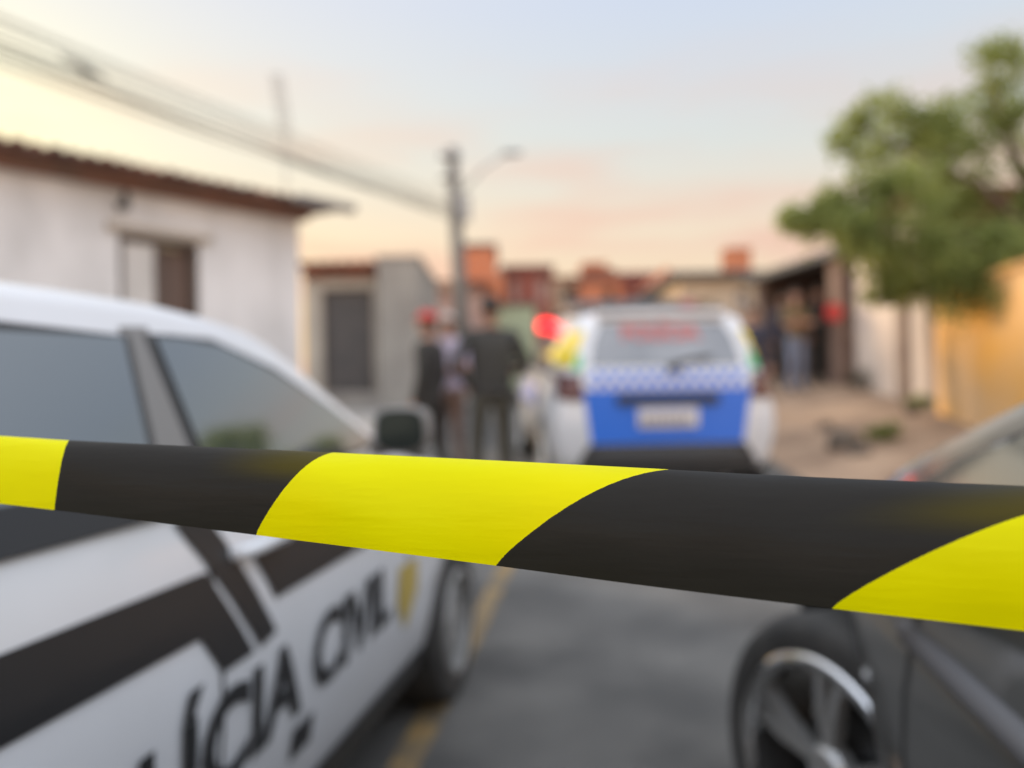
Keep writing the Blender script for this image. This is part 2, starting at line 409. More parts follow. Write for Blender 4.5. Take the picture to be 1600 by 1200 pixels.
# ------------------------------------------------------------------ cars
class Car:
    def __init__(s, **k): s.__dict__.update(k)
    def W(s, x):
        uf = (s.xf - x) / s.taper_f; ur = (x - s.xr) / s.taper_r
        w = s.hw
        if uf < 1: w *= 1 - s.nose * (1 - max(0, uf)) ** 2.4
        if ur < 1: w *= 1 - s.tail * (1 - max(0, ur)) ** 2.4
        return w
    def sect(s, x):
        zt = interp(s.top, x); zb = min(interp(s.belt, x), zt - .035); zs = interp(s.bot, x)
        W = s.W(x); pts = [(0, zs), (W * .55, zs), (W * .86, zs)]
        for i in range(10):
            q = i / 9; z = zs + .03 + (zb - zs - .03) * q
            pts.append((W * (1 - .085 * ((q - .58) / .58) ** 2 if q < .58 else 1 - .085 * ((q - .58) / .42) ** 2 * s.shoulder), z))
        wsh = pts[-1][0]; h = zt - zb
        ze = zb + h * (.1 + .74 * sm(h / .4))
        for i in range(1, 7):
            z = zb + (ze - zb) * i / 6; pts.append((wsh - s.tumble * (z - zb), z))
        we = pts[-1][0]
        for i in range(1, 8):
            a = math.pi / 2 * i / 7
            pts.append((we * math.cos(a) ** .75 if i < 7 else 0.0, ze + (zt - ze) * math.sin(a) ** .8))
        return pts
    def body(s, parent, paint, inner):
        xs = s.stations; secs = [s.sect(x) for x in xs]; n = len(secs[0]); vs = []; fs = []
        for x, sc_ in zip(xs, secs):
            full = [(-y, z) for y, z in sc_] + [(y, z) for y, z in sc_[-2:0:-1]]
            vs += [(x, y, z) for y, z in full]
        m = 2 * n - 2
        for i in range(len(xs) - 1):
            for k in range(m): fs.append((i*m + k, i*m + (k+1) % m, (i+1)*m + (k+1) % m, (i+1)*m + k))
        for base, rev in ((0, False), ((len(xs) - 1) * m, True)):
            for k in range(1, n - 1):      # strips across the closed end
                a, b_, c_, d_ = base + k - 1 + 0, base + k, base + (m - k) % m, base + (m - k + 1) % m
                f = [a, b_, c_, d_]
                f = [q for i_, q in enumerate(f) if q not in f[:i_]]
                fs.append(tuple(f))
            fs.append((base + n - 2, base + n - 1, base + n))
        ob = MB().add(vs, fs).build('body', [paint, inner], None, smooth=True, weld=True)
        for wx in (0, -s.wb):
            cut = MB(); cut.lathe([(0.0001, -2), (s.arch, -2), (s.arch, 2), (.0001, 2)], 40, axis='Y')
            prof = []
            c1 = cut.build('cutter', [inner], None, weld=True)
            # ring cut only: two cylinders reaching .3 m in from each side
            for v in c1.data.vertices:
                v.co.x += wx; v.co.z += s.wr + .01
            for sgn in (1, -1):
                c2 = c1.copy(); c2.data = c1.data.copy(); COL.objects.link(c2)
                for v in c2.data.vertices: v.co.y = sgn * (s.hw - s.archd if abs(v.co.y + 2 * sgn) < .1 else s.hw + .3)
                bm_ = bmesh.new(); bm_.from_mesh(c2.data); bmesh.ops.recalc_face_normals(bm_, faces=bm_.faces); bm_.to_mesh(c2.data); bm_.free()
                md = ob.modifiers.new('b', 'BOOLEAN'); md.operation = 'DIFFERENCE'; md.object = c2; md.solver = 'EXACT'; md.material_mode = 'TRANSFER'
                dg = bpy.context.evaluated_depsgraph_get(); dg.update()
                me = bpy.data.meshes.new_from_object(ob.evaluated_get(dg))
                ob.modifiers.clear(); ob.data = me
                bpy.data.objects.remove(c2)
            bpy.data.objects.remove(c1)
        ob.parent = parent
        bm = bmesh.new(); bm.from_mesh(ob.data); s.bvh = BVHTree.FromBMesh(bm); bm.free()
        ob.data.name = 'body'
        return ob
    def conform(s, bm, origin, dirv, eps):
        """push every vertex of bm along dirv onto the body"""
        for v in bm.verts:
            hit = s.bvh.ray_cast(v.co - dirv * 3.0, dirv)
            if hit[0] is None:
                hit = s.bvh.find_nearest(v.co)
            nrm = hit[1] if hit[1].dot(dirv) < 0 else -hit[1]
            v.co = hit[0] + nrm * eps
    def panel(s, name, poly, view, m, parent, eps=.004, cuts=4, to3=None, label=None):
        """a sheet lying on the body. view: 'R'/'L' sides (x,z), 'B' back / 'F' front (y,z), 'T' top (x,y)"""
        P, d = s.vw(view)
        bm = bmesh.new()
        # fine strips so that the sheet follows the curve
        vs = [bm.verts.new(P(a, b)) for a, b in poly]; f = bm.faces.new(vs)
        bmesh.ops.triangulate(bm, faces=[f])
        for _ in range(cuts):
            ed = [e for e in bm.edges if e.calc_length() > .06]
            if not ed: break
            bmesh.ops.subdivide_edges(bm, edges=ed, cuts=1, use_grid_fill=True)
            bmesh.ops.triangulate(bm, faces=bm.faces)
        s.conform(bm, None, d, eps)
        return s.fin(bm, name, m, parent, d)
    def vw(s, view):
        return {'R': (lambda a, b: Vector((a, 0, b)), Vector((0, 1, 0))), 'L': (lambda a, b: Vector((a, 0, b)), Vector((0, -1, 0))),
                'B': (lambda a, b: Vector((-s.wb * .5, a, b)), Vector((1, 0, 0))), 'F': (lambda a, b: Vector((-s.wb * .5, a, b)), Vector((-1, 0, 0))),
                'T': (lambda a, b: Vector((a, b, .5)), Vector((0, 0, -1)))}[view]
    def fin(s, bm, name, m, parent, d):
        for f in bm.faces:
            f.smooth = True
        bm.normal_update()
        if sum((f.normal.dot(d) for f in bm.faces)) > 0: bmesh.ops.reverse_faces(bm, faces=bm.faces)
        me = bpy.data.meshes.new(name); bm.to_mesh(me); bm.free(); me.materials.append(m)
        o = bpy.data.objects.new(name, me); COL.objects.link(o); o.parent = parent
        return o
    def text(s, name, txt, view, x0, z0, size, m, parent, eps=.006, xdir=1, wid=1.0, slope=0.0, bold=.012):
        cu = bpy.data.curves.new('t', 'FONT'); cu.body = txt; cu.size = size; cu.offset = bold * size / .2; cu.resolution_u = 4
        to = bpy.data.objects.new('t', cu); COL.objects.link(to)
        dg = bpy.context.evaluated_depsgraph_get(); dg.update()
        me = bpy.data.meshes.new_from_object(to.evaluated_get(dg)); bpy.data.objects.remove(to)
        P, d = s.vw(view); bm = bmesh.new(); bm.from_mesh(me)
        bmesh.ops.triangulate(bm, faces=bm.faces)
        for _ in range(2):
            ed = [e for e in bm.edges if e.calc_length() > .05]
            if ed: bmesh.ops.subdivide_edges(bm, edges=ed, cuts=1); bmesh.ops.triangulate(bm, faces=bm.faces)
        for v in bm.verts: v.co = P(x0 + xdir * v.co.x * wid, z0 + v.co.y + slope * v.co.x * wid)
        s.conform(bm, None, d, eps)
        return s.fin(bm, name, m, parent, d)

def make_wheel(parent, loc, side, r, steer=0.0, spokes=5, tyre_w=.2, rimf=.7, twin=True, first=None, rim_m=None):
    """side: +1 left (outer face +Y), -1 right"""
    rz = steer + (0 if side > 0 else math.pi)
    if first:
        c = copy_tree(first, parent); c.location = loc; c.rotation_euler = (0, 0, rz); return c
    h = tyre_w / 2; rr = r * rimf
    hub = MB(); hub.lathe([(.0001, h - .07), (rr * .52, h - .075), (rr * .52, h - .10), (.0001, h - .10)], 28, axis='Y')
    w = hub.build('wheel', M_steel_dark, parent, smooth=False); w.location = loc; w.rotation_euler = (0, 0, rz)
    t = MB()
    pr = [(rr - .005, -h + .012), (rr + .01, -h), (r * .90, -h - .008), (r * .965, -h + .01), (r, -h + .035)]
    for g in (-.045, 0, .045): pr += [(r, g - .007), (r - .008, g - .006), (r - .008, g + .006), (r, g + .007)]
    pr += [(r, h - .035), (r * .965, h - .01), (r * .90, h + .008), (rr + .01, h), (rr - .005, h - .012)]
    t.lathe(pr, 48, axis='Y'); t.build('tyre', M_rubber, w, smooth=True)
    b = MB()
    b.lathe([(rr + .006, h - .004), (rr + .004, h + .006), (rr - .014, h + .005), (rr - .024, h - .03), (rr - .034, h - .10), (rr - .034, -h + .02), (rr + .004, -h + .004)], 48, 1, axis='Y')
    nl = 5; k0 = len(b.f) - 48 * 6
    for q in range(48 * 5): b.m[k0 + 48 + q] = 2
    b.lathe([(rr - .008 + .017 * math.cos(a_), h + .002 + .014 * math.sin(a_)) for a_ in [2 * math.pi * q / 12 for q in range(13)]], 48, 1, axis='Y')
    for k in range(spokes):
        for o_ in ((-.16, .16) if twin else (0,)):
            a = 2 * math.pi * k / spokes + .35
            a1 = a + o_ * .9; a0 = a + o_ * .5
            p0 = Vector((.045 * math.cos(a0), h - .018, .045 * math.sin(a0))); p1 = Vector(((rr - .02) * math.cos(a1), h - .022, (rr - .02) * math.sin(a1)))
            dr = (p1 - p0).normalized(); sd = Vector((-dr.z, 0, dr.x)); w0, w1 = (.013, .017) if twin else (.03, .04); dp = Vector((0, .028, 0))
            q = []
            for p, ww in ((p0, w0), (p0 * .5 + p1 * .5 + Vector((0, .010, 0)), (w0 + w1) / 2), (p1, w1)):
                q += [p + sd * ww - dp, p + sd * ww * .75, p - sd * ww * .75, p - sd * ww - dp]
            fs = []
            for i in (0, 1):
                for j in range(4): fs.append((i*4 + j, i*4 + (j+1) % 4, i*4 + 4 + (j+1) % 4, i*4 + 4 + j))
            b.add(q, fs)
    b.lathe([(.0001, h - .004), (.045, h - .008), (.058, h - .02), (.06, h - .05)], 24, axis='Y')
    b.build('rim', rim_m or [M_alloy, M_rim_lip, M_alloy], w, smooth=False)
    return w

def mirror_part(parent, x, y, z, side, paint, wid=.2, hgt=.15):
    """door mirror: housing with the glass on its rear face; side +1 left, -1 right"""
    mb = MB(); nx = 7; vs = []; prof = [(.0, 1.0), (.03, 1.0), (.07, .93), (.10, .78), (.125, .5), (.132, .2)]
    m = 20
    for dx_, k in prof:
        for i in range(m):
            a = 2 * math.pi * i / m; cx = abs(math.cos(a)) ** .6 * math.copysign(1, math.cos(a)); cz = abs(math.sin(a)) ** .6 * math.copysign(1, math.sin(a))
            vs.append((x + dx_, y + side * (wid / 2) + cx * wid / 2 * k, z + cz * hgt / 2 * k))
    fs = []
    for j in range(len(prof) - 1):
        for i in range(m): fs.append((j*m + i, j*m + (i+1) % m, (j+1)*m + (i+1) % m, (j+1)*m + i))
    fs += [tuple(range(m)), tuple((len(prof) - 1) * m + i for i in range(m))]
    mb.add(vs, fs)
    mb.box((x + .02, y - .05 * side - .03, z - hgt / 2 - .005), (x + .09, y + .05 * side + .03, z - hgt / 2 + .045))
    h = mb.build('mirror', paint, parent, smooth=True)
    g = MB(); vs = []
    for i in range(m):
        a = 2 * math.pi * i / m; cx = abs(math.cos(a)) ** .6 * math.copysign(1, math.cos(a)); cz = abs(math.sin(a)) ** .6 * math.copysign(1, math.sin(a))
        vs.append((x - .004, y + side * wid / 2 + cx * wid * .44, z + cz * hgt * .42))
    g.add(vs, [tuple(range(m))]); g.build('mirror_glass', M_mirror, h)
    return h

CAR_YAW = R(9.5)
CD = Vector((math.sin(CAR_YAW), math.cos(CAR_YAW), 0)); CR = Vector((math.cos(CAR_YAW), -math.sin(CAR_YAW), 0))

def offset_poly(poly, d):
    cx = sum(p[0] for p in poly) / len(poly); cz = sum(p[1] for p in poly) / len(poly)
    res = []
    for a, b in poly:
        l = math.hypot(a - cx, b - cz); res.append((a + (a - cx) / l * d * 1.4, b + (b - cz) / l * d * 1.2))
    return res

# ---- white police hatchback on the left
def left_car():
    c = Car(archd=.27, hw=.84, wb=2.48, wr=.30, arch=.345, xf=.80, xr=-3.15, taper_f=.75, taper_r=.6, nose=.26, tail=.16, shoulder=.75, tumble=.46,
            top=[(-3.15, .98), (-3.05, 1.05), (-2.75, 1.30), (-2.45, 1.365), (-2.0, 1.39), (-1.55, 1.40), (-1.22, 1.375), (-.88, 1.235), (-.52, 1.035), (-.38, .985), (0, .93), (.45, .83), (.7, .72), (.8, .60)],
            belt=[(-3.15, .95), (-1.65, .985), (-.7, .99), (-.4, .95), (.8, .80)],
            bot=[(-3.15, .40), (-2.9, .22), (.55, .20), (.8, .32)],
            stations=[.8, .79, .77, .73, .67, .58, .47, .36, .2, .05, -.1, -.25, -.36, -.45, -.53, -.62, -.72, -.82, -.92, -1.02, -1.12, -1.22, -1.34, -1.5, -1.7, -1.9, -2.1, -2.3, -2.5, -2.62, -2.75, -2.86, -2.96, -3.05, -3.11, -3.14, -3.15])
    pos = CD * 2.89 + CR * (-.705 - .84)
    root = empty('police_car', (pos.x, pos.y, 0), math.pi / 2 - CAR_YAW)
    tag(root, 'white police car with black side stripes and Civil lettering parked at the left', 'car')
    c.body(root, M_white_paint, M_black_plastic)
    fw = [(-.72, 1.035), (-.94, 1.145), (-1.17, 1.235), (-1.36, 1.285), (-1.50, 1.292), (-1.585, 1.290), (-1.60, .995)]
    rw = [(-1.77, .995), (-1.68, 1.284), (-2.1, 1.27), (-2.35, 1.245), (-2.62, 1.03)]
    for s_ in 'RL':
        for p in (fw, rw):
            t = c.panel('side_window', offset_poly(p, .02), s_, M_black_plastic, root, .003)
            c.panel('glass', p, s_, M_glass, t, .008)
    for s_ in 'RL': c.panel('belt_trim_reflection', [(-.98, 1.0), (-.98, 1.04), (-1.6, 1.045), (-2.6, 1.045), (-2.6, .985), (-1.6, .985)], s_, M_black_vinyl, root, .010, 5)  # weather strip, its black also painting the dark reflection along the window bottoms
    for s_ in 'RL': c.panel('pillar', [(-1.605, .998), (-1.59, 1.312), (-1.672, 1.306), (-1.765, .998)], s_, M_pillar, root, .0025)
    t = c.panel('windshield', [(-.54, .62), (-.50, 0), (-.54, -.62), (-1.13, -.52), (-1.15, 0), (-1.13, .52)], 'T', M_glass, root, .005, 5)
    c.panel('rear_window', [(-.56, 1.08), (.56, 1.08), (.46, 1.32), (-.46, 1.32)], 'B', M_glass, root, .005)
    # black livery: broad rear band, two slanting bars, narrow front band
    sp = M_black_vinyl
    c.panel('livery_stripe', LC['band_rear'], 'R', sp, root, .004, 5)
    c.panel('livery_stripe', LC['bar1'], 'R', sp, root, .004, 5)
    c.panel('livery_stripe', LC['band_front'], 'R', sp, root, .004, 5)
    c.text('lettering', 'POLÍCIA CIVIL', 'R', *LC['text'], M_black_vinyl, root, wid=LC['twid'], slope=LC['tslope'], bold=.006)
    c.panel('livery_block', LC['block'], 'R', sp, root, .004, 4)
    b = c.panel('badge', LC['badge'], 'R', M_gold, root, .005, 3)
    # rub strip, sill, door gaps, handles
    for xg in ((-.60, .52, -.72, 1.0), (-1.70, .26, -1.68, .98), (-2.15, .55, -2.45, .98)):
        x0, z0, x1, z1 = xg
        for s_ in 'RL':
            c.panel('door_gap', [(x0 - .005, z0), (x0 + .005, z0), (x1 + .005, z1), (x1 - .005, z1)], s_, M_black_plastic, root, .002)
    for s_ in 'RL':
        c.panel('sill', [(-.36, .24), (-.36, .335), (-2.1, .335), (-2.1, .24)], s_, M_black_plastic, root, .006)
        for hx in (-1.52, -2.42):
            sg = -1 if s_ == 'R' else 1
            y = c.bvh.ray_cast(Vector((hx, sg * 3, .90)), Vector((0, -sg, 0)))[0].y
            hb = MB(); hb.tube([(hx - .09, y, .895), (hx - .07, y + sg * .03, .9), (hx + .07, y + sg * .03, .9), (hx + .09, y, .895)], .013, 8)
            hb.build('door_handle', M_white_paint, root, smooth=True)
    for s_ in (1, -1):
        c.panel('headlight', [(.40 * s_, .66), (.74 * s_, .68), (.76 * s_, .80), (.45 * s_, .77)], 'F', M_clear_lens, root, .006)
        c.panel('taillight', [(.50 * s_, .74), (.76 * s_, .74), (.74 * s_, .94), (.50 * s_, .92)], 'B', M_red_lens, root, .006)
    c.panel('grille', [(-.36, .63), (.36, .63), (.34, .72), (-.34, .72)], 'F', M_black_plastic, root, .005)
    mirror_part(root, LC['mir'][0], LC['mir'][1], LC['mir'][2], -1, M_mirror_cap, .15, .13)
    mirror_part(root, LC['mir'][0], -LC['mir'][1], LC['mir'][2], 1, M_mirror_cap, .15, .13)
    w = make_wheel(root, (0, -.73, .30), -1, .30, rimf=.64, spokes=7, twin=False, rim_m=[M_rim_dull, M_rim_dull, M_rim_dull])
    for x, s_ in ((0, 1), (-2.48, -1), (-2.48, 1)): make_wheel(root, (x, s_ * .73, .30), s_, .30, first=w)
    an = MB(); an.tube([(-2.3, 0, 1.40), (-2.55, 0, 1.62)], [.006, .002], 6); an.build('aerial', M_black_plastic, root)
# side graphics in car coordinates (metres behind the front axle, height)
LC = dict(
    band_rear=[(-2.9, .895), (-2.9, .80), (-1.745, .787), (-1.69, .714), (-1.583, .714), (-1.70, .885)],
    bar1=[(-1.75, .975), (-1.56, .715), (-1.495, .725), (-1.655, .975)],
    band_front=[(-1.545, .885), (-1.485, .785), (-.6, .79), (-.6, .885)],
    text=(-2.225, .505, .22), twid=1.02, tslope=.035,
    block=[(-1.41, .43), (-1.41, .495), (-1.31, .495), (-1.31, .43)],
    badge=[(-.74, .67), (-.56, .67), (-.55, .57), (-.65, .47), (-.75, .57)],
    mir=(-.93, -.84, 1.083))

# ---- dark car on the right
def right_car():
    c = Car(archd=.44, hw=.86, wb=2.55, wr=.335, arch=.47, xf=.86, xr=-3.35, taper_f=.8, taper_r=.7, nose=.30, tail=.2, shoulder=.75, tumble=.46,
            top=[(-3.35, .85), (-3.25, 1.0), (-2.9, 1.08), (-2.7, 1.12), (-2.3, 1.33), (-1.9, 1.39), (-1.55, 1.395), (-1.2, 1.36), (-.9, 1.285), (-.65, 1.215), (-.53, 1.18), (-.40, 1.14), (-.27, 1.08), (-.19, 1.03), (-.08, .96), (.1, .92), (.5, .82), (.75, .70), (.86, .58)],
            belt=[(-3.35, .82), (-1.65, .96), (-.4, .93), (-.1, .90), (.86, .76)],
            bot=[(-3.35, .40), (-3.0, .22), (.6, .20), (.86, .32)],
            stations=[.86, .85, .83, .79, .72, .62, .5, .38, .25, .1, -.02, -.1, -.18, -.27, -.36, -.46, -.56, -.66, -.76, -.87, -1.0, -1.15, -1.3, -1.5, -1.7, -1.9, -2.1, -2.3, -2.5, -2.62, -2.72, -2.85, -3.0, -3.12, -3.22, -3.29, -3.33, -3.35])
    pos = CD * 1.87 + CR * (.395 + .86)
    root = empty('parked_car', (pos.x, pos.y, 0), math.pi / 2 - CAR_YAW)
    tag(root, 'dark grey car with alloy wheels cut off by the right edge of the photo', 'car')
    c.body(root, M_dark_paint, M_black_plastic)
    fw = [(-.42, .975), (-.47, 1.02), (-.55, 1.058), (-.63, 1.083), (-.72, 1.105), (-.95, 1.175), (-1.25, 1.255), (-1.5, 1.285), (-1.60, 1.285), (-1.63, .96)]
    rw = [(-1.75, .96), (-1.71, 1.285), (-2.0, 1.27), (-2.3, 1.19), (-2.58, .98)]
    for s_ in 'LR':
        for p in (fw, rw):
            t = c.panel('side_window', offset_poly(p, .02), s_, M_black_plastic, root, .003)
            c.panel('glass', p, s_, M_glass, t, .008)
    c.panel('windshield', [(-.30, .62), (-.26, 0), (-.30, -.62), (-1.0, -.52), (-1.03, 0), (-1.0, .52)], 'T', M_glass, root, .005, 5)
    c.panel('rear_window', [(-.5, 1.1), (.5, 1.1), (.42, 1.33), (-.42, 1.33)], 'B', M_glass, root, .005)
    for x0, z0, x1, z1 in ((-.56, .3, -.60, .96), (-1.70, .26, -1.68, .96), (-2.2, .55, -2.45, .96)):
        for s_ in 'LR': c.panel('door_gap', [(x0 - .005, z0), (x0 + .005, z0), (x1 + .005, z1), (x1 - .005, z1)], s_, M_black_plastic, root, .002)
    for s_ in 'LR':
        c.panel('sill', [(-.50, .23), (-.50, .32), (-2.05, .32), (-2.05, .23)], s_, M_black_plastic, root, .006)
        sg = -1 if s_ == 'R' else 1
        y = c.bvh.ray_cast(Vector((-.9, sg * 3, .79)), Vector((0, -sg, 0)))[0].y
        mb = MB(); mb.tube([(-.54, y - sg * .012, .785), (-.57, y - sg * .004, .787), (-1.0, y + sg * .002, .787), (-1.6, y + sg * .0, .79), (-1.66, y - sg * .01, .79)], .020, 10)
        mb.build('side_moulding', mat('moulding_grey', (.10, .10, .105), .55), root, smooth=True)
        for hx in (-1.50, -2.38):
            y = c.bvh.ray_cast(Vector((hx, sg * 3, .84)), Vector((0, -sg, 0)))[0].y
            hb = MB(); hb.tube([(hx - .09, y, .835), (hx - .07, y + sg * .03, .84), (hx + .07, y + sg * .03, .84), (hx + .09, y, .835)], .013, 8)
            hb.build('door_handle', M_dark_paint, root, smooth=True)
    for s_ in (1, -1):
        c.panel('headlight', [(.36 * s_, .63), (.78 * s_, .64), (.80 * s_, .77), (.45 * s_, .74)], 'F', M_clear_lens, root, .006)
        c.panel('taillight', [(.50 * s_, .74), (.76 * s_, .74), (.74 * s_, .92), (.50 * s_, .90)], 'B', M_red_lens, root, .006)
    # headlamp wraps round onto the wing
    c.panel('headlight', [(.44, .66), (.74, .64), (.74, .74), (.52, .79)], 'L', M_clear_lens, root, .007)
    c.panel('grille', [(-.36, .60), (.36, .60), (.34, .70), (-.34, .70)], 'F', M_black_plastic, root, .005)
    mirror_part(root, -.66, .84, .93, 1, M_dark_paint); mirror_part(root, -.66, -.84, .93, -1, M_dark_paint)
    w = make_wheel(root, (-.06, .80, .338), 1, .338, steer=R(31), rimf=.735, spokes=5, twin=True, rim_m=[mat('spoke_alloy', (.38, .38, .375), .25, .6, coat=.5), M_chrome, mat('dark_lip', (.06, .06, .06), .3, .5)])
    for x, s_, st in ((0.02, -1, R(28)), (-2.55, 1, 0), (-2.55, -1, 0)): make_wheel(root, (x, s_ * .75, .338), s_, .338, st, first=w)

# ---- blue and white police SUV ahead
SUV_Y, SUV_X, SUV_Z = 6.0, 1.2, hill(6.6) + .0
def suv():
    wb = 2.67; xr = -wb - .80
    c = Car(archd=.27, hw=.91, wb=wb, wr=.345, arch=.41, xf=.84, xr=xr, taper_f=.8, taper_r=.45, nose=.2, tail=.07, shoulder=.8, tumble=.34,
            top=[(xr, 1.02), (xr + .015, 1.13), (xr + .10, 1.36), (xr + .20, 1.58), (xr + .27, 1.635), (xr + .5, 1.655), (-1.9, 1.665), (-1.35, 1.63), (-1.0, 1.45), (-.55, 1.14), (-.4, 1.09), (0, 1.05), (.5, .98), (.75, .88), (.84, .72)],
            belt=[(xr, .99), (-1.65, 1.09), (-.4, 1.05), (.84, .9)],
            bot=[(xr, .42), (xr + .2, .30), (.6, .28), (.84, .42)],
            stations=[.84, .83, .81, .77, .7, .6, .48, .3, .1, -.1, -.3, -.42, -.52, -.62, -.74, -.86, -1.0, -1.15, -1.3, -1.5, -1.75, -2.0, -2.25, -2.5, -2.7, -2.85, -2.97] + [xr + k for k in (.42, .35, .30, .26, .22, .18, .14, .10, .06, .03, .012, 0)])
    yaw = R(-3.5); d = Vector((math.sin(yaw), math.cos(yaw), 0))
    pos = Vector((SUV_X, SUV_Y, 0)) + d * (-xr)
    root = empty('police_suv', (pos.x, pos.y, hill(6.6) - .02), math.pi / 2 - yaw)
    root.rotation_euler = (0, -math.atan((hill(9.3) - hill(6.8)) / 2.5) * .75, math.pi / 2 - yaw)
    root.location.z = hill(9.3) - .03
    tag(root, 'blue and white police SUV with a lit red roof lamp seen from behind', 'car')
    c.body(root, M_white_paint, M_black_plastic)
    c.panel('rear_window', [(-.60, 1.20), (.60, 1.20), (.55, 1.42), (.49, 1.53), (-.49, 1.53), (-.55, 1.42)], 'B', M_glass_rear, root, .006, 5)
    c.text('lettering', 'POLÍCIA', 'B', .335, 1.405, .155, M_redtext, root, xdir=-1, wid=1.08, eps=.012)
    c.panel('livery_panel', [(-.60, .60), (.60, .60), (.66, 1.02), (-.66, 1.02)], 'B', M_blue, root, .005, 5)
    c.panel('lower_panel', [(-.74, .40), (.74, .40), (.62, .598), (-.62, .598)], 'B', M_black_plastic, root, .010, 5)
    # chequered band
    ck = []
    bm = bmesh.new(); P, dd = c.vw('B')
    n = 26; w = 1.24 / n
    for r_ in range(3):
        for i in range(n):
            if (i + r_) % 2: continue
            y0 = -.62 + i * w; z0 = 1.03 + r_ * w
            bm.faces.new([bm.verts.new(P(a, b)) for a, b in ((y0, z0), (y0 + w, z0), (y0 + w, z0 + w), (y0, z0 + w))])
    c.conform(bm, None, dd, .006); c.fin(bm, 'chequered_band', M_blue, root, dd)
    xb = xr
    # tailgate handle bar, plate, bumper
    hb = MB(); hb.box((xb - .035, -.40, .905), (xb + .05, .40, .985)); hb.build('tailgate_trim', M_black_plastic, root, bevel=.01)
    pl = MB(); pl.box((xb - .03, -.235, .725), (xb + .05, .235, .875)); p_ = pl.build('number_plate', M_plate, root, bevel=.006)
    bl = MB()
    for i in range(7): bl.box((xb - .034, .17 - i * .055, .75), (xb - .0301, .205 - i * .055, .815))
    bl.build('plate_characters', mat('plate_ink', (.25, .22, .22), .5), p_)
    bp = MB(); vs = []; prof = [(.14, .30), (.0, .33), (-.05, .40), (-.06, .52), (-.04, .575), (.12, .585)]
    ys = [-.80, -.70, -.5, -.25, 0, .25, .5, .70, .80]
    for y in ys:
        back = .10 * abs(y / .8) ** 3; lift = 0
        for dx_, z in prof: vs.append((xb + dx_ + back, y, z + (.0 if abs(y) < .72 else -.06)))
    k = len(prof); fs = []
    for j in range(len(ys) - 1):
        for i in range(k - 1): fs.append((j*k + i, j*k + i + 1, (j+1)*k + i + 1, (j+1)*k + i))
    fs += [tuple(range(k)), tuple((len(ys) - 1) * k + i for i in range(k))]
    bp.add(vs, fs); bp.build('bumper', M_black_plastic, root, smooth=False)
    for s_ in (1, -1):
        c.panel('taillight', [(s_ * .66, .95), (s_ * .82, .94), (s_ * .82, 1.13), (s_ * .67, 1.14)], 'B', M_red_lens, root, .022, 5)
        c.panel('taillight', [(xr + .07, .96), (xr + .20, .97), (xr + .18, 1.10), (xr + .07, 1.12)], 'L' if s_ > 0 else 'R', M_red_lens, root, .018, 5)
        rf = MB(); rf.box((xb + .03, s_ * .70 - .05, .40), (xb + .06, s_ * .70 + .05, .46)); rf.build('reflector', M_red_lens, root)
        # yellow and green slanting flag bands on the rear pillar
        sd = 'L' if s_ > 0 else 'R'
        c.panel('yellow_band', [(s_ * .62, 1.47), (s_ * .69, 1.47), (s_ * .82, 1.20), (s_ * .74, 1.20)], 'B', M_yellow_v, root, .012, 5)
        c.panel('green_band', [(s_ * .665, 1.32), (s_ * .66, 1.17), (s_ * .73, 1.17), (s_ * .725, 1.21)], 'B', M_green_v, root, .016, 5)
        wf = [(-.80, 1.13), (-1.15, 1.40), (-1.35, 1.50), (-1.62, 1.53), (-1.66, 1.12)]; wr = [(-1.76, 1.12), (-1.73, 1.53), (-2.4, 1.52), (-2.6, 1.14)]
        for p in (wf, wr): c.panel('side_window', p, sd, M_glass, root, .006)
        c.panel('blue_band', [(-.4, .78), (-.4, .98), (-2.2, .98), (-2.2, .78)], sd, M_blue, root, .005)
        c.panel('sill', [(-.45, .30), (-.45, .46), (-2.2, .46), (-2.2, .30)], sd, M_black_plastic, root, .008)
        rl = MB(); ry = s_ * .60
        zr = c.bvh.ray_cast(Vector((-1.8, ry, 3)), Vector((0, 0, -1)))[0].z
        rl.tube([(-1.35, ry, zr - .03), (-1.45, ry, zr + .055), (-2.9, ry, zr + .055), (-3.0, ry, zr - .02)], .018, 8); rl.build('roof_rail', M_steel_dark, root, smooth=True)
        mirror_part(root, -.85, s_ * .90, 1.12, s_, M_black_plastic, .22, .17)
        c.panel('headlight', [(s_ * .45, .82), (s_ * .80, .82), (s_ * .80, .95), (s_ * .48, .94)], 'F', M_clear_lens, root, .006)
    c.panel('windshield', [(-.60, .68), (-.56, 0), (-.60, -.68), (-1.2, -.58), (-1.22, 0), (-1.2, .58)], 'T', M_glass, root, .005, 5)
    wp = MB(); zz = [(-.05, 1.215), (-.22, 1.25), (-.36, 1.262)]
    pts = [c.bvh.ray_cast(Vector((-9, a, b)), Vector((1, 0, 0)))[0] + Vector((-.03, 0, 0)) for a, b in zz]
    wp.tube(pts, .014, 8); wp.box((pts[0].x - .03, -.09, 1.165), (pts[0].x + .05, -.01, 1.215)); wp.build('wiper', M_black_plastic, root)
    # roof spoiler
    spb = MB(); spb.box((xr + .14, -.52, 1.585), (xr + .30, .52, 1.635)); spb.build('spoiler', M_white_paint, root, bevel=.015)
    # light bar across the roof, its left end lit red
    lx = -1.72; zr = 1.665
    lb = MB(); lb.box((lx - .12, -.56, zr + .035), (lx + .12, .56, zr + .13)); lb.box((lx - .06, -.45, zr - .02), (lx + .06, -.38, zr + .04)); lb.box((lx - .06, .38, zr - .02), (lx + .06, .45, zr + .04))
    bar = lb.build('light_bar', mat('smoked_lens', (.10, .11, .12), .3), root, bevel=.012)
    l1 = MB(); l1.box((lx - .12, .68, zr - .165), (lx + .10, .83, zr - .055)); l1.build('red_lamp', emis('lit_red', (1.0, .0, .008), 2.6), bar, bevel=.03)
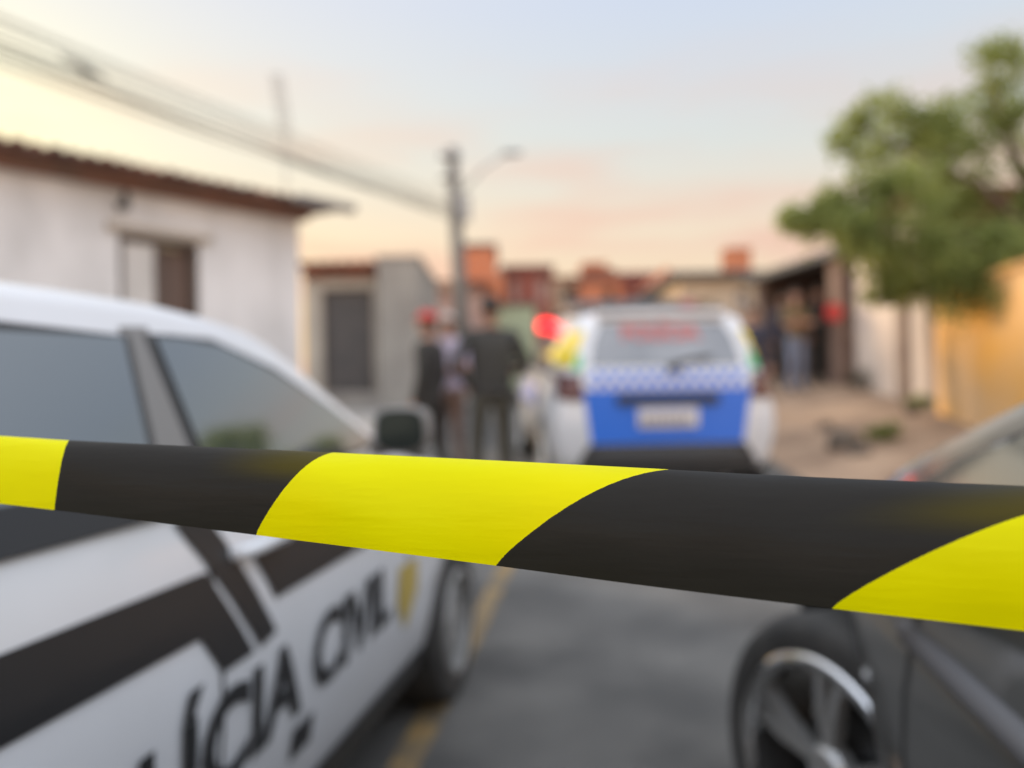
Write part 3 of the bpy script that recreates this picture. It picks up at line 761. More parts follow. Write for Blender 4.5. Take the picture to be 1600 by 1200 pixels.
    br_ = MB(); br_.box((lx - .03, .54, zr - .04), (lx + .03, .78, zr - .015)); br_.box((lx - .03, .74, zr - .06), (lx + .03, .78, zr - .04)); br_.box((lx - .03, .53, zr - .04), (lx + .03, .555, zr + .05)); br_.build('lamp_bracket', M_black_plastic, bar)
    l2 = MB(); l2.box((lx - .125, -.73, zr + .03), (lx + .11, -.565, zr + .135)); l2.build('red_lamp', mat('unlit_red', (.30, .12, .12), .3), bar, bevel=.03)
    w = make_wheel(root, (0, -.80, .345), -1, .345, rimf=.66, spokes=5, twin=False)
    for x, s_ in ((0, 1), (-wb, -1), (-wb, 1)): make_wheel(root, (x, s_ * .80, .345), s_, .345, first=w)
left_car(); right_car(); suv()

# ------------------------------------------------------------------ houses
M_wall_white = mat('old_white_plaster', (.70, .70, .70), .9, col2=(.48, .48, .475), scale=1.1, amt=.8, bump=.15, stretch=(2.2, 2.2, .8))
M_wall_beige = mat('beige_plaster', (.46, .41, .34), .9, col2=(.36, .32, .27), scale=1.5, bump=.15)
M_wall_grey = mat('grey_render', (.33, .31, .275), .92, col2=(.26, .24, .215), scale=1.5, bump=.2)
M_wall_pink = mat('pink_plaster', (.50, .34, .29), .9, col2=(.42, .28, .24), scale=1.5)
M_wall_green = mat('green_plaster', (.44, .50, .33), .9, col2=(.38, .44, .3), scale=1.5)
M_wall_peach = mat('peach_plaster', (.78, .68, .59), .9, col2=(.62, .51, .43), scale=1.1, amt=.8, bump=.15, stretch=(2, 2, .5))
M_wall_yellow = mat('yellow_plaster', (.80, .42, .085), .9, col2=(.68, .48, .29), scale=.8, amt=.8, bump=.15)
M_cream = mat('cream_plaster', (.68, .52, .36), .9, col2=(.56, .42, .28), scale=1.6)
M_orange = brick_mat('orange_brick', (.52, .16, .07), (.60, .22, .10), (.42, .26, .18))
M_redb = brick_mat('red_brick', (.27, .075, .055), (.32, .10, .07), (.26, .15, .12))
M_tile = mat('clay_tile', (.30, .105, .06), .85, col2=(.15, .075, .055), scale=6, bump=.2)
M_tile_old = mat('weathered_tile', (.20, .095, .065), .88, col2=(.10, .065, .055), scale=5, bump=.2)
M_wood = mat('dark_wood', (.11, .085, .07), .7, col2=(.08, .06, .05), scale=8, stretch=(1, 1, .1))
M_wood_brown = mat('brown_wood', (.145, .095, .075), .7, col2=(.11, .075, .06), scale=8, stretch=(1, 1, .1))
M_door_dark = mat('dark_metal_door', (.085, .075, .07), .6, col2=(.065, .06, .058), scale=3)
M_shutter = mat('pale_shutter', (.58, .57, .55), .7, col2=(.48, .47, .45), scale=3)
M_roofgrey = mat('fibre_cement', (.13, .135, .135), .85, col2=(.09, .09, .09), scale=4)
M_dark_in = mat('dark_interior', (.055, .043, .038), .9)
M_galv = mat('galvanised', (.35, .36, .36), .4, .6)

def wall_holes(mb, w, h, t, holes, mi=0):
    """wall in local XZ from x 0..w, z 0..h, outer face at y=+0, thickness inward to y=-t; holes [(x0,x1,z0,z1)]"""
    xs = sorted({0, w} | {a for hl in holes for a in hl[:2]}); zs = sorted({0, h} | {a for hl in holes for a in hl[2:]})
    def hole(i, j):
        cx = (xs[i] + xs[i+1]) / 2; cz = (zs[j] + zs[j+1]) / 2
        return any(a < cx < b and c < cz < d for a, b, c, d in holes)
    for i in range(len(xs) - 1):
        for j in range(len(zs) - 1):
            if hole(i, j): continue
            x0, x1, z0, z1 = xs[i], xs[i+1], zs[j], zs[j+1]
            for y in (0, -t): mb.add([(x0, y, z0), (x1, y, z0), (x1, y, z1), (x0, y, z1)], [(0, 1, 2, 3)], mi)
    def side(a, b): mb.add([(a[0], 0, a[1]), (b[0], 0, b[1]), (b[0], -t, b[1]), (a[0], -t, a[1])], [(0, 1, 2, 3)], mi)
    for a, b, c, d in holes + [(0, w, 0, h)]:
        side((a, c), (b, c)); side((b, c), (b, d)); side((b, d), (a, d)); side((a, d), (a, c))

def tile_roof(mb, w, d, rise, z, over=.25, step=.2):
    """barrel tiles: rows run from the eave (y=+over) up and in to y=-d"""
    n = int(w / step); vs = []; fs = []; m = 5
    # base slab
    mb.add([(-.02, over, z - .03), (w + .02, over, z - .03), (w + .02, -d, z + rise - .03), (-.02, -d, z + rise - .03),
            (-.02, over, z), (w + .02, over, z), (w + .02, -d, z + rise), (-.02, -d, z + rise)],
           [(0, 3, 2, 1), (4, 5, 6, 7), (0, 1, 5, 4), (1, 2, 6, 5), (2, 3, 7, 6), (3, 0, 4, 7)])
    for i in range(n):
        cx = (i + .5) * w / n; r_ = w / n * .42; k = len(mb.v)
        jit = random.uniform(-.02, .02)
        ring = [(cx - r_ * math.cos(math.pi * q / m), r_ * math.sin(math.pi * q / m) * .8) for q in range(m + 1)]
        vs = [(a, over + .03 + jit, z + b + .002) for a, b in ring] + [(a, -d, z + rise + b + .002) for a, b in ring]
        fs = [(q, q + 1, q + m + 2, q + m + 1) for q in range(m)] + [tuple(range(m + 1))]
        mb.add(vs, fs)

# house with the white plaster wall on the left
P1 = at(470, 600, 7.6); P1.z = hill(7.6) + .10
EA = at(0, 235, 5.7); EB = at(466, 332, 7.6)
u = Vector((EA.x - EB.x, EA.y - EB.y, 0)).normalized(); nrm = Vector((-u.y, u.x, 0))
if nrm.dot(-Vector((EB.x, EB.y, 0))) < 0: nrm = -nrm
h1 = empty('white_house', (EB.x, EB.y, P1.z), math.atan2(u.y, u.x))
tag(h1, 'low whitewashed house with tiled eaves and a half open window on the left', 'house')
def loc1(px, py):
    p = on_plane(px, py, EB, nrm) - Vector((EB.x, EB.y, P1.z)); return p.dot(u), p.z
eave = EB.z - P1.z
wx0, _ = loc1(312, 420); wx1, _ = loc1(186, 420); _, wz1 = loc1(250, 372); wz0 = wz1 - 1.05
wl1 = MB(); wall_holes(wl1, 7.0, eave - .02, .22, [(wx0, wx1, wz0, wz1)])
wl1.add([(0, -.22, 0), (0, -5, 0), (0, -5, eave - .02), (0, -.22, eave - .02)], [(0, 1, 2, 3)])
wl1.add([(7, -.22, 0), (7, -5, 0), (7, -5, eave - .02), (7, -.22, eave - .02)], [(0, 1, 2, 3)])
wl1.add([(0, -5, 0), (7, -5, 0), (7, -5, eave - .02), (0, -5, eave - .02)], [(0, 1, 2, 3)])
wl1.build('wall', M_wall_white, h1)
rf1 = MB(); tile_roof(rf1, 7.3, 5.3, .35, eave + .03, .30, .12); 
ro = rf1.build('roof', M_tile_old, h1); ro.location = (-.22, 0, 0)
co = MB()
co.box((-.05, .003, eave - .085), (7.1, .13, eave + .005)); co.build('brick_cornice', mat('brick_course', (.25, .125, .085), .9, col2=(.17, .11, .085), scale=5), h1)
fa = MB(); fa.box((-.42, .30, eave + .0), (.25, .40, eave + .08)); fa.build('gutter', mat('dull_gutter', (.20, .19, .18), .7), h1, bevel=.02)
xm = wx0 + (wx1 - wx0) * .52
fm = MB()
fm.box((wx0 + .0, -.10, wz0), (wx0 + .05, -.04, wz1)); fm.box((wx1 - .05, -.10, wz0), (wx1, -.04, wz1)); fm.box((wx0 + .05, -.10, wz1 - .06), (wx1 - .05, -.04, wz1)); fm.box((xm - .02, -.10, wz0), (xm + .02, -.04, wz1 - .06))
wf = fm.build('window', M_wood, h1)
sh = MB(); sh.box((xm + .02, -.09, wz0 + .0), (wx1 - .05, -.05, wz1 - .06))
for k in range(5): sh.box((xm + .05, -.05, wz0 + .1 + k * .17), (wx1 - .08, -.044, wz0 + .22 + k * .17))
sh.build('shutter', M_shutter, wf)
ins = MB(); ins.box((wx0 + .05, -.16, wz0), (xm - .02, -.12, wz1 - .06)); ins.build('shutter', M_wood_brown, wf)
st = MB(); st.box((wx0 - .06, .003, wz0 - .05), (wx1 + .06, .05, wz0)); st.build('sill', M_wall_beige, wf)
st = MB(); st.box((wx0 - .10, .003, wz1 + .02), (wx1 + .10, .06, wz1 + .07)); st.build('lintel', M_wall_beige, wf)
lx_, lz_ = loc1(188, 322)
il = MB(); il.box((lx_ - .03, .0, lz_ - .03), (lx_ + .03, .12, lz_ + .02)); il.tube([(lx_, .11, lz_ + .02), (lx_, .11, lz_ + .10)], [.035, .02], 8); il.build('wire_bracket', M_steel_dark, h1)

# beige house with the dark door and the grey wall beside it
def wallframe(u0, u1, Y, ang=0.0):
    """local frame on a wall seen front-on at distance Y; x runs left to right as seen"""
    return at(u0, 600, Y), at(u1, 600, Y)
Y2 = 13.5; g2 = hill(Y2) + .12
def house_front(name, label, u0, u1, vtop, Y, depth, wallm, holes_px=(), group=None, base=None, yaw=0.0, cat='house'):
    """front wall facing the camera; local x to the right; local -y is toward the camera"""
    a, b = at(u0, 600, Y), at(u1, 600, Y); zt = at((u0 + u1) / 2, vtop, Y).z
    z0 = base if base is not None else hill(Y)
    root = empty(name, (a.x, Y, z0), yaw); tag(root, label, cat, group)
    w = b.x - a.x; h = zt - z0
    hs = []
    for (p0, q0, p1, q1) in holes_px:
        c0 = at(p0, q0, Y); c1 = at(p1, q1, Y); hs.append((c0.x - a.x, c1.x - a.x, max(.01, c1.z - z0), c0.z - z0))
    mb = MB(); wall_holes(mb, w, h, .2, hs)
    for v in range(len(mb.v)): x, y, z = mb.v[v]; mb.v[v] = (x, -y, z)
    mb.add([(0, .2, 0), (0, depth, 0), (0, depth, h), (0, .2, h)], [(0, 1, 2, 3)]); mb.add([(w, .2, 0), (w, depth, 0), (w, depth, h), (w, .2, h)], [(0, 1, 2, 3)])
    mb.add([(0, depth, 0), (w, depth, 0), (w, depth, h), (0, depth, h)], [(0, 1, 2, 3)])
    mb.build('wall', wallm, root)
    return root, w, h, hs, depth
def flat_roof(r, m=M_roofgrey, over=.08, t=.12, name='roof'):
    root, w, h, hs, d = r; mb = MB(); mb.box((-over, -over, h), (w + over, d + over, h + t)); return mb.build(name, m, root)
def fill(r, i, name, m, mf=M_wood, leaf=1, inset=.08):
    root, w, h, hs, d = r; x0, x1, z0, z1 = hs[i]
    f = MB(); f.box((x0, inset, z0), (x0 + .05, inset + .06, z1)); f.box((x1 - .05, inset, z0), (x1, inset + .06, z1)); f.box((x0 + .05, inset, z1 - .05), (x1 - .05, inset + .06, z1))
    for k in range(1, leaf): xx = x0 + (x1 - x0) * k / leaf; f.box((xx - .02, inset, z0), (xx + .02, inset + .06, z1 - .05))
    fo = f.build(name, mf, root)
    p = MB(); p.box((x0 + .05, inset + .02, z0), (x1 - .05, inset + .05, z1 - .05)); p.build('panel' if name == 'door' else 'pane', m, fo)
    return fo
r2 = house_front('beige_house', 'beige house with red tile eave and dark door between white house and grey wall', 478, 590, 420, Y2, 4, M_wall_beige, [(503, 452, 585, 612)], base=g2)
fill(r2, 0, 'door', M_door_dark, M_wood)
step = MB(); x0, x1, z0, z1 = r2[3][0]; step.box((x0 - .15, -.45, 0), (x1 + .15, -.003, z0 - .02)); step.build('step', M_pave, r2[0])
mb = MB(); tile_roof(mb, r2[1] + .1, 4.0, .5, 0.0, .28, .2)
for i, (x, y, z) in enumerate(mb.v): mb.v[i] = (x - .05, -y, z + r2[2] + .02)
mb.build('roof', M_tile, r2[0])
co = MB(); co.box((0, -.10, r2[2] - .16), (r2[1], -.003, r2[2] - .02)); co.build('brick_cornice', M_tile, r2[0])
r3 = house_front('grey_boundary_wall', 'tall bare grey rendered wall right of the dark door', 592, 657, 404, Y2 - .4, 3.5, M_wall_grey, base=hill(Y2) + .1, cat='wall')
flat_roof(r3, M_wall_grey, .03, .05, 'coping')

# ---- far end of the street
far = 'houses at the far end of the street'
r = house_front('pink_house', 'faded pink house with tiled eave behind the people on the left', 655, 752, 447, 20, 6, M_wall_pink, [(690, 500, 720, 560)], far)
fill(r, 0, 'window', M_shutter)
mb = MB(); tile_roof(mb, r[1] + .3, 6, .9, 0, .3, .25)
for i, (x, y, z) in enumerate(mb.v): mb.v[i] = (x - .15, -y, z + r[2] + .02)
mb.build('roof', M_tile, r[0])
r = house_front('brick_tower_house', 'tall orange brick house with a stepped top just right of the pole', 724, 790, 428, 25.5, 6, M_orange, [(738, 440, 752, 470)], far)
fill(r, 0, 'window', M_dark_in)
mb = MB(); w, h = r[1], r[2]; top = at(750, 386, 25.5).z - r[0].location.z
mb.box((0.02, .02, h), (w * .80, 3, top)); mb.box((-.05, -.05, top), (w * .85, 3.1, top + .12), 1); mb.box((w * .8, .1, h), (w + .05, 4, h + .12), 1); mb.build('upper_storey', [M_orange, M_roofgrey], r[0])
r = house_front('maroon_house', 'square dark maroon building with pale pillars left of the SUV roof lamp', 792, 862, 424, 27, 6, M_redb, [(798, 434, 812, 470), (838, 434, 854, 470)], far)
fill(r, 0, 'window', M_wall_pink); fill(r, 1, 'window', M_wall_pink); flat_roof(r, mat('maroon_roof', (.17, .06, .05), .8), .15, .2)
r = house_front('green_house', 'pale green house wall behind the officer in dark uniform', 768, 838, 478, 22, 5, M_wall_green, [(800, 520, 815, 560)], far)
fill(r, 0, 'door', M_door_dark); flat_roof(r, M_roofgrey, .08, .08)
r = house_front('peach_house', 'pale peach house between the maroon building and the brick chimney house', 862, 912, 438, 31, 6, M_cream, [(880, 452, 895, 470)], far)
fill(r, 0, 'window', M_dark_in); flat_roof(r, M_tile, .15, .15)
r = house_front('chimney_house', 'orange brick house with a square stack above the police SUV', 908, 975, 442, 29, 6, M_orange, [(945, 450, 960, 475)], far)
fill(r, 0, 'window', M_dark_in)
mb = MB(); w, h = r[1], r[2]; top = at(935, 411, 29).z - r[0].location.z
mb.prism([(-.1, h), (w + .1, h), (w * .8, h + .55), (w * .1, h + .55)], -.05, 5.5, 'XZ', 0); mb.build('roof', M_tile, r[0])
mb = MB(); mb.box((w * .14, .5, h + .4), (w * .66, 2, top)); mb.box((w * .10, .4, top), (w * .70, 2.1, top + .1)); mb.build('stack', M_orange, r[0])
r = house_front('low_maroon_house', 'low dark maroon roofed house between two orange brick houses', 972, 1024, 440, 30, 6, M_redb, [(985, 452, 1010, 480)], far)
fill(r, 0, 'window', M_wall_pink); flat_roof(r, mat('maroon_roof', (.17, .06, .05), .8), .15, .35)
r = house_front('gable_house', 'small orange gabled house left of the beige garage', 1022, 1066, 446, 26, 5, M_cream, [(1035, 455, 1050, 480)], far)
fill(r, 0, 'window', M_dark_in)
w, h = r[1], r[2]; mb = MB(); mb.prism([(-.12, h), (w + .12, h), (w * .5, h + .62)], -.1, 5.1, 'XZ'); mb.build('roof', M_orange, r[0])
r7 = house_front('beige_garage', 'beige wall with a thin dark roof edge behind the SUV on the right', 1066, 1196, 434, 17, 5, M_cream, [(1085, 470, 1115, 560), (1150, 455, 1170, 490)], far)
fill(r7, 0, 'door', M_cream, M_wood); fill(r7, 1, 'window', M_wall_peach)
flat_roof(r7, M_roofgrey, .25, .12)
tk = MB(); ta = at(1150, 405, 18.5); w7 = .55
tk.box((-.28, -.28, 0), (.28, .28, .46)); tk.box((-.31, -.31, .46), (.31, .31, .52)); tk.box((-.22, -.22, -.25), (.22, .22, 0))
o = tk.build('brick_tank', M_orange, None, loc=(ta.x, 18.5, r7[0].location.z + r7[2] + .37)); tag(o, 'orange brick water tank box standing on the beige garage roof', 'water tank')

# ---- right side: porch house, peach wall, yellow wall
pa, pb = at(1312, 404, 12.9), at(1192, 436, 15.6)
ph = empty('porch_house', (pa.x, pa.y, verge(pa.x, pa.y)), math.atan2(pb.y - pa.y, pb.x - pa.x)); tag(ph, 'dark open porch with a lean-to roof sheltering the bystanders', 'house')
pl_ = (Vector((pb.x, pb.y, 0)) - Vector((pa.x, pa.y, 0))).length; ez = pa.z - ph.location.z
mb = MB()   # local +x runs away along the street, local -y... house lies to the right (local -y)
sgn = -1
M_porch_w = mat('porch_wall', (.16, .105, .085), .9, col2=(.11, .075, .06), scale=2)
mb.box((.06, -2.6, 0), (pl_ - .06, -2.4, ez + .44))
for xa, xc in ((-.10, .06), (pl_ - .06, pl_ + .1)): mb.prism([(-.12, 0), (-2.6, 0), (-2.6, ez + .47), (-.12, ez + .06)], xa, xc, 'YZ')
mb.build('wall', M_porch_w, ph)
mb = MB(); mb.add([(-.35, .30, ez), (pl_ + .3, .30, ez), (pl_ + .3, -2.9, ez + .55), (-.35, -2.9, ez + .55), (-.35, .30, ez + .12), (pl_ + .3, .30, ez + .12), (pl_ + .3, -2.9, ez + .67), (-.35, -2.9, ez + .67)],
       [(0, 3, 2, 1), (4, 5, 6, 7), (0, 1, 5, 4), (1, 2, 6, 5), (2, 3, 7, 6), (3, 0, 4, 7)]); mb.build('roof', M_roofgrey, ph)
mb = MB(); mb.box((-.20, -.16, 0), (.10, .16, ez)); mb.build('pillar', mat('brown_pillar', (.25, .175, .14), .9, col2=(.19, .125, .1), scale=3), ph)
mb = MB(); mb.box((pl_ - .1, -.1, 0), (pl_ + .1, .1, ez)); mb.build('pillar', mat('brown_pillar', (.2, .15, .12), .9), ph)
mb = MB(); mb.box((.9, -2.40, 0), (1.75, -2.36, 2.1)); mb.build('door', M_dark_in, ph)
# red round sign on the porch pillar
sgp = at(1303, 488, 12.55)
mb = MB(); mb.lathe([(.0001, -.02), (.145, -.02), (.15, 0), (.145, .02), (.0001, .025)], 28, axis='Y'); mb.box((-.02, .0, -.05), (.02, .28, -.01))
o = mb.build('round_sign', mat('red_enamel', (.62, .05, .045), .4, col2=(.5, .05, .05), scale=6), None, smooth=False, loc=sgp); tag(o, 'bright red round sign fixed to the brown porch pillar', 'sign')
# low block beside the pillar
def seg_wall(name, label, p, q, zt, zb, t, m, cat='wall', coping=True):
    d = Vector((q.x - p.x, q.y - p.y, 0)); L = d.length
    root = empty(name, (p.x, p.y, zb), math.atan2(d.y, d.x)); tag(root, label, cat)
    mb = MB(); wall_holes(mb, L, zt - zb, t, []); mb.build('wall', m, root)
    if coping: cb = MB(); cb.box((-.03, -t - .03, zt - zb + .002), (L + .03, .03, zt - zb + .06)); cb.build('coping', m, root)
    return root, L, zt - zb
wa, wb_ = at(1338, 600, 12.6), at(1446, 600, 9.9)
rw_ = seg_wall('peach_house', 'pale peach house wall behind the hanging tree leaves', wb_, wa, 3.5, .75, .2, M_wall_peach, 'house')
root, L, H_ = rw_
mb = MB(); mb.box((L * .17, .002, 0), (L * .30, .06, H_ - .4)); mb.build('pilaster', mat('brown_stain', (.36, .27, .21), .9, col2=(.28, .2, .16), scale=3), root)
mb = MB(); mb.box((0, -3.5, H_ + .06), (L, .12, H_ + .2)); mb.build('roof', M_tile, root)
mb = MB(); mb.box((L - .2, -3.4, 0), (L, -.2, H_)); mb.build('side_wall', M_wall_peach, root)
ya, yb_ = at(1464, 600, 9.2), at(1680, 600, 6.3)
root, L, H_ = seg_wall('yellow_wall', 'ochre yellow garden wall with pale patches beneath the tree', yb_, ya, 2.25, .55, .18, M_wall_yellow)

# ------------------------------------------------------------------ utility pole, wires, antenna
PY = 18.0
pt, pbm = at(706, 232, PY), at(718, 440, PY)
base = Vector((pbm.x + (pbm.x - pt.x) * (pbm.z - hill(PY)) / (pt.z - pbm.z), PY, hill(PY)))
pole = empty('utility_pole', base); tag(pole, 'leaning concrete utility pole with a street lamp arm', 'utility pole')
M_conc = mat('pole_concrete', (.21, .205, .19), .9, col2=(.16, .155, .14), scale=5)
mb = MB(); tp = pt - base; mb.tube([(0, 0, -.1), tp * .5, tp], [.20, .17, .14], 10); mb.build('shaft', M_conc, pole, smooth=True)
mb = MB(); z = tp.z - .55
for k, zz in enumerate((.25, .75)): mb.box((tp.x - .28, tp.y - .22, tp.z - zz - .03), (tp.x + .22, tp.y - .14, tp.z - zz + .03))
mb.build('crossarm', M_wood, pole)
mb = MB()
for k in range(3):
    mb = MB(); mb.tube([(tp.x - .24 + k * .2, tp.y - .18, tp.z - .22), (tp.x - .24 + k * .2, tp.y - .18, tp.z - .08)], [.05, .035], 8); mb.build('insulator', M_galv, pole)
la, lb_ = at(722, 300, PY) - base, at(790, 240, PY) - base
mb = MB(); mb.tube([la, la.lerp(lb_, .5) + Vector((0, 0, .12)), lb_], .03, 8); arm = mb.build('lamp_arm', M_galv, pole, smooth=True)
mb = MB(); mb.ell(lb_ + Vector((.15, 0, .02)), (.26, .11, .07)); mb.build('lamp_head', M_galv, arm, smooth=True)
mb = MB(); mb.tube([(tp.x * .72 + .22, -.18, tp.z * .70), (tp.x * .72 + .22, -.18, tp.z * .80)], .14, 10); mb.build('transformer', M_galv, pole)

M_wire = mat('cable', (.03, .03, .03), .6)
wires = [((0, 42), 322, .014), ((0, 62), 326, .018), ((0, 82), 330, .022), ((0, 96), 336, .014), ((-10, 20), 306, .010), ((0, 30), 314, .012), ((0, 72), 340, .020), ((0, 104), 330, .012)]
sides = ['uppermost thin black cable running down to the pole top', 'second black cable from the top of the bundle', 'thick black cable in the middle of the bundle', 'low black cable just above the lowest one', 'faint thin wire above the bundle',
         'thin cable just under the uppermost one', 'thickest sagging cable below the middle one', 'lowest thin cable nearest the tiled roof']
for (q, ve, rad), lab in zip(wires, sides):
    a = at(q[0], q[1], 8.0); b = at(704, ve, 17.9)
    d = a - b; e = b + d * 2.2; pts = []
    for k in range(41):
        t = k / 40; p = b.lerp(e, t); sag = .22 * (1 - (2 * t / 1.0 * .4545 * 1.1 - 1) ** 2) if t < .9 else 0
        s_ = t / .4545
        p.z -= .20 * 4 * t * (1 - t) - .20 * 4 * .4545 * (1 - .4545) * min(1, s_)
        pts.append(p)
    mb = MB(); mb.tube(pts, rad * .68, 6); o = mb.build('cable', M_wire, smooth=True); tag(o, lab, 'cable', 'overhead cables running to the pole')
sp_ = at(132, 106, 9.0)
mb = MB(); mb.tube([sp_ + Vector((-.16, -.22, .05)), sp_, sp_ + Vector((.14, .22, -.05))], [.015, .04, .015], 8); mb.ell(sp_ + Vector((.02, 0, -.05)), (.045, .045, .05)); o = mb.build('cable_joint', M_wire, smooth=True); tag(o, 'dark splice box hanging on the overhead cables', 'cable joint')

AY = 15.0
ab, a0, a1 = at(452, 400, AY), at(446, 205, AY), at(432, 118, AY)
an = empty('roof_antenna', (a0.x, AY, ab.z - .3)); tag(an, 'thin pale television mast rising behind the white house', 'antenna')
rel = lambda p: p - an.location
M_alu = mat('aluminium', (.30, .30, .29), .5, .3)
mb = MB(); mb.tube([rel(Vector((a0.x, AY, ab.z - .3))), rel(a0), rel(a1)], .016, 6); mb.build('mast', M_alu, an)
mb = MB()
for k in range(9):
    p = rel(a0.lerp(a1, k / 8)); mb.tube([p + Vector((-.10, 0, .01)), p + Vector((.10, 0, -.01))], .014, 5)
for s_ in (-.1, .1): mb.tube([rel(a0) + Vector((s_, 0, 0)), rel(a1) + Vector((s_, 0, 0))], .018, 5)
mb.build('array', M_alu, an)
at2 = at(612, 400, 14.5)

# ------------------------------------------------------------------ tree
M_leaf = mat('leaf', (.19, .225, .07), .7, col2=(.10, .135, .045), scale=1.6, amt=1.0)
def translucent(m, col, f):
    nt = m.node_tree; b = nt.nodes['Principled BSDF']; t = nt.nodes.new('ShaderNodeBsdfTranslucent'); t.inputs[0].default_value = (*col, 1)
    x = nt.nodes.new('ShaderNodeMixShader'); x.inputs[0].default_value = f
    nt.links.new(b.outputs[0], x.inputs[1]); nt.links.new(t.outputs[0], x.inputs[2]); nt.links.new(x.outputs[0], nt.nodes['Material Output'].inputs[0])
translucent(M_leaf, (.38, .43, .13), .5)
M_bark = mat('bark', (.12, .085, .06), .95, col2=(.07, .05, .035), scale=10, bump=.5)
def leaves(clusters, size, dens, name='crown'):
    mb = MB(); rnd = random.Random(3)
    for cx, rad, n in clusters:
        # several sprigs inside each clump
        sub = [cx + Vector((rnd.gauss(0, 1), rnd.gauss(0, 1), rnd.gauss(0, 1))) * rad * .42 for _ in range(7)]
        for _ in range(int(n * dens)):
            c_ = rnd.choice(sub); p = c_ + Vector((rnd.gauss(0, 1), rnd.gauss(0, 1), rnd.gauss(0, 1) * .85)) * rad * .30
            a = Vector((rnd.gauss(0, 1), rnd.gauss(0, 1), rnd.gauss(0, .6))).normalized(); b = a.cross(Vector((rnd.gauss(0, 1), rnd.gauss(0, 1), rnd.gauss(0, 1)))).normalized()
            s_ = size * rnd.uniform(.6, 1.3)
            mb.add([p, p + a * s_ * .5 + b * s_ * .28, p + a * s_, p + a * s_ * .5 - b * s_ * .28], [(0, 1, 2, 3)])
    return mb
cl_px = [(1550, 75, 34), (1562, 125, 40), (1545, 180, 44), (1592, 190, 34), (1480, 185, 44), (1405, 185, 36), (1348, 185, 30), (1335, 235, 34), (1435, 235, 52), (1500, 235, 44), (1400, 280, 34), (1465, 300, 40),
         (1325, 335, 46), (1270, 345, 30), (1235, 345, 16), (1395, 345, 56), (1450, 355, 60), (1520, 375, 58), (1580, 365, 46), (1597, 318, 30), (1425, 415, 48), (1485, 425, 52), (1550, 430, 54), (1605, 415, 50), (1385, 462, 17), (1375, 425, 28), (1345, 375, 28),
         (1650, 380, 60), (1660, 300, 60), (1640, 220, 40), (1625, 240, 26), (1700, 400, 70), (1700, 250, 60), (1750, 330, 70), (1480, 445, 30), (1600, 455, 34),
         (1490, 300, 34), (1380, 240, 40), (1460, 225, 36), (1290, 355, 24), (1300, 320, 26), (1350, 300, 30), (1285, 335, 30), (1420, 345, 44), (1360, 350, 40), (1395, 400, 40), (1400, 440, 24), (1250, 350, 22)]
cl_near = [(1500, 440, 40), (1560, 445, 44), (1610, 440, 46), (1660, 430, 50), (1540, 405, 44), (1590, 395, 44), (1480, 425, 36)]
rt = random.Random(11); clusters = []
for px_, py_, r_ in cl_px:
    Y = 8.9 + rt.uniform(-.7, .7); clusters.append((at(px_, py_, Y), r_ / F_PX * Y * 1.12, r_ * 9.5))
for px_, py_, r_ in cl_near:
    Y = 7.7 + rt.uniform(-.3, .3); clusters.append((at(px_, py_, Y), r_ / F_PX * Y * 1.1, r_ * 9.5))
tb = at(1690, 600, 8.9); tb.z = verge(tb.x, tb.y) - .05
tree = empty('leafy_tree', tb); tag(tree, 'broad leafy tree overhanging the yellow wall on the right', 'tree')
lv = leaves(clusters, .08, 1.6); 
for i, v in enumerate(lv.v): lv.v[i] = tuple(Vector(v) - tb)
lv.build('crown', M_leaf, tree)
mb = MB(); fork = at(1665, 420, 8.9) - tb
mb.tube([(0, 0, 0), fork * .5 + Vector((.06, 0, 0)), fork], [.17, .14, .12], 10)
for (px_, py_) in ((1550, 130), (1440, 240), (1330, 335), (1345, 200), (1500, 400), (1650, 280), (1580, 220), (1400, 400)):
    q = at(px_, py_, 8.9 + rt.uniform(-.4, .4)) - tb; mid = fork.lerp(q, .5) + Vector((rt.uniform(-.15, .15), rt.uniform(-.2, .2), rt.uniform(.0, .25)))
    mb.tube([fork, mid, q], [.07, .04, .012], 7)
mb.build('trunk', M_bark, tree, smooth=True)

# ------------------------------------------------------------------ verge details
M_rock = mat('rock', (.17, .14, .11), .95, col2=(.10, .08, .065), scale=6, bump=.5)
def rock(px_, py_, Y, r_, lab):
    p = at(px_, py_, Y); z = verge(p.x, p.y); mb = MB(); rnd = random.Random(int(px_))
    mb.ell((0, 0, r_ * .35), (r_, r_ * .8, r_ * .65), 12, 8)
    mb.v = [tuple(Vector(v) * (1 + rnd.uniform(-.16, .16))) for v in mb.v]
    o = mb.build('rock', M_rock, smooth=False, loc=(p.x, p.y, z), weld=True); tag(o, lab, 'rock', 'rubble on the dirt verge')
rock(1318, 690, 8.6, .20, 'largest dark rubble lump on the dirt verge beside the SUV')
rock(1345, 712, 8.1, .12, 'small dark stone in front of the largest rubble lump')
rock(1290, 655, 9.8, .10, 'small stone on the verge behind the largest rubble lump')
rock(1425, 640, 9.6, .10, 'pale stone near the corner of the yellow wall')
def bush(name, px_, py_, Y, r_, lab, cat, size=.05, n=420, m=M_leaf):
    p = at(px_, py_, Y); p.z = verge(p.x, p.y); o = leaves([(Vector((0, 0, r_ * .8)), r_, n), (Vector((r_ * .7, 0, r_ * .5)), r_ * .7, n * .5), (Vector((-r_ * .7, .05, r_ * .45)), r_ * .6, n * .4)], size, 1.0)
    st = MB()
    for k in range(5): o.tube([(0, 0, -.03), (random.uniform(-1, 1) * r_ * .7, random.uniform(-.5, .5) * r_, r_ * .8)], .008, 5)
    ob = o.build(name, m, loc=p); tag(ob, lab, cat); return ob
M_leaf_dk = mat('dark_leaf', (.06, .055, .03), .8, col2=(.04, .04, .022), scale=3)
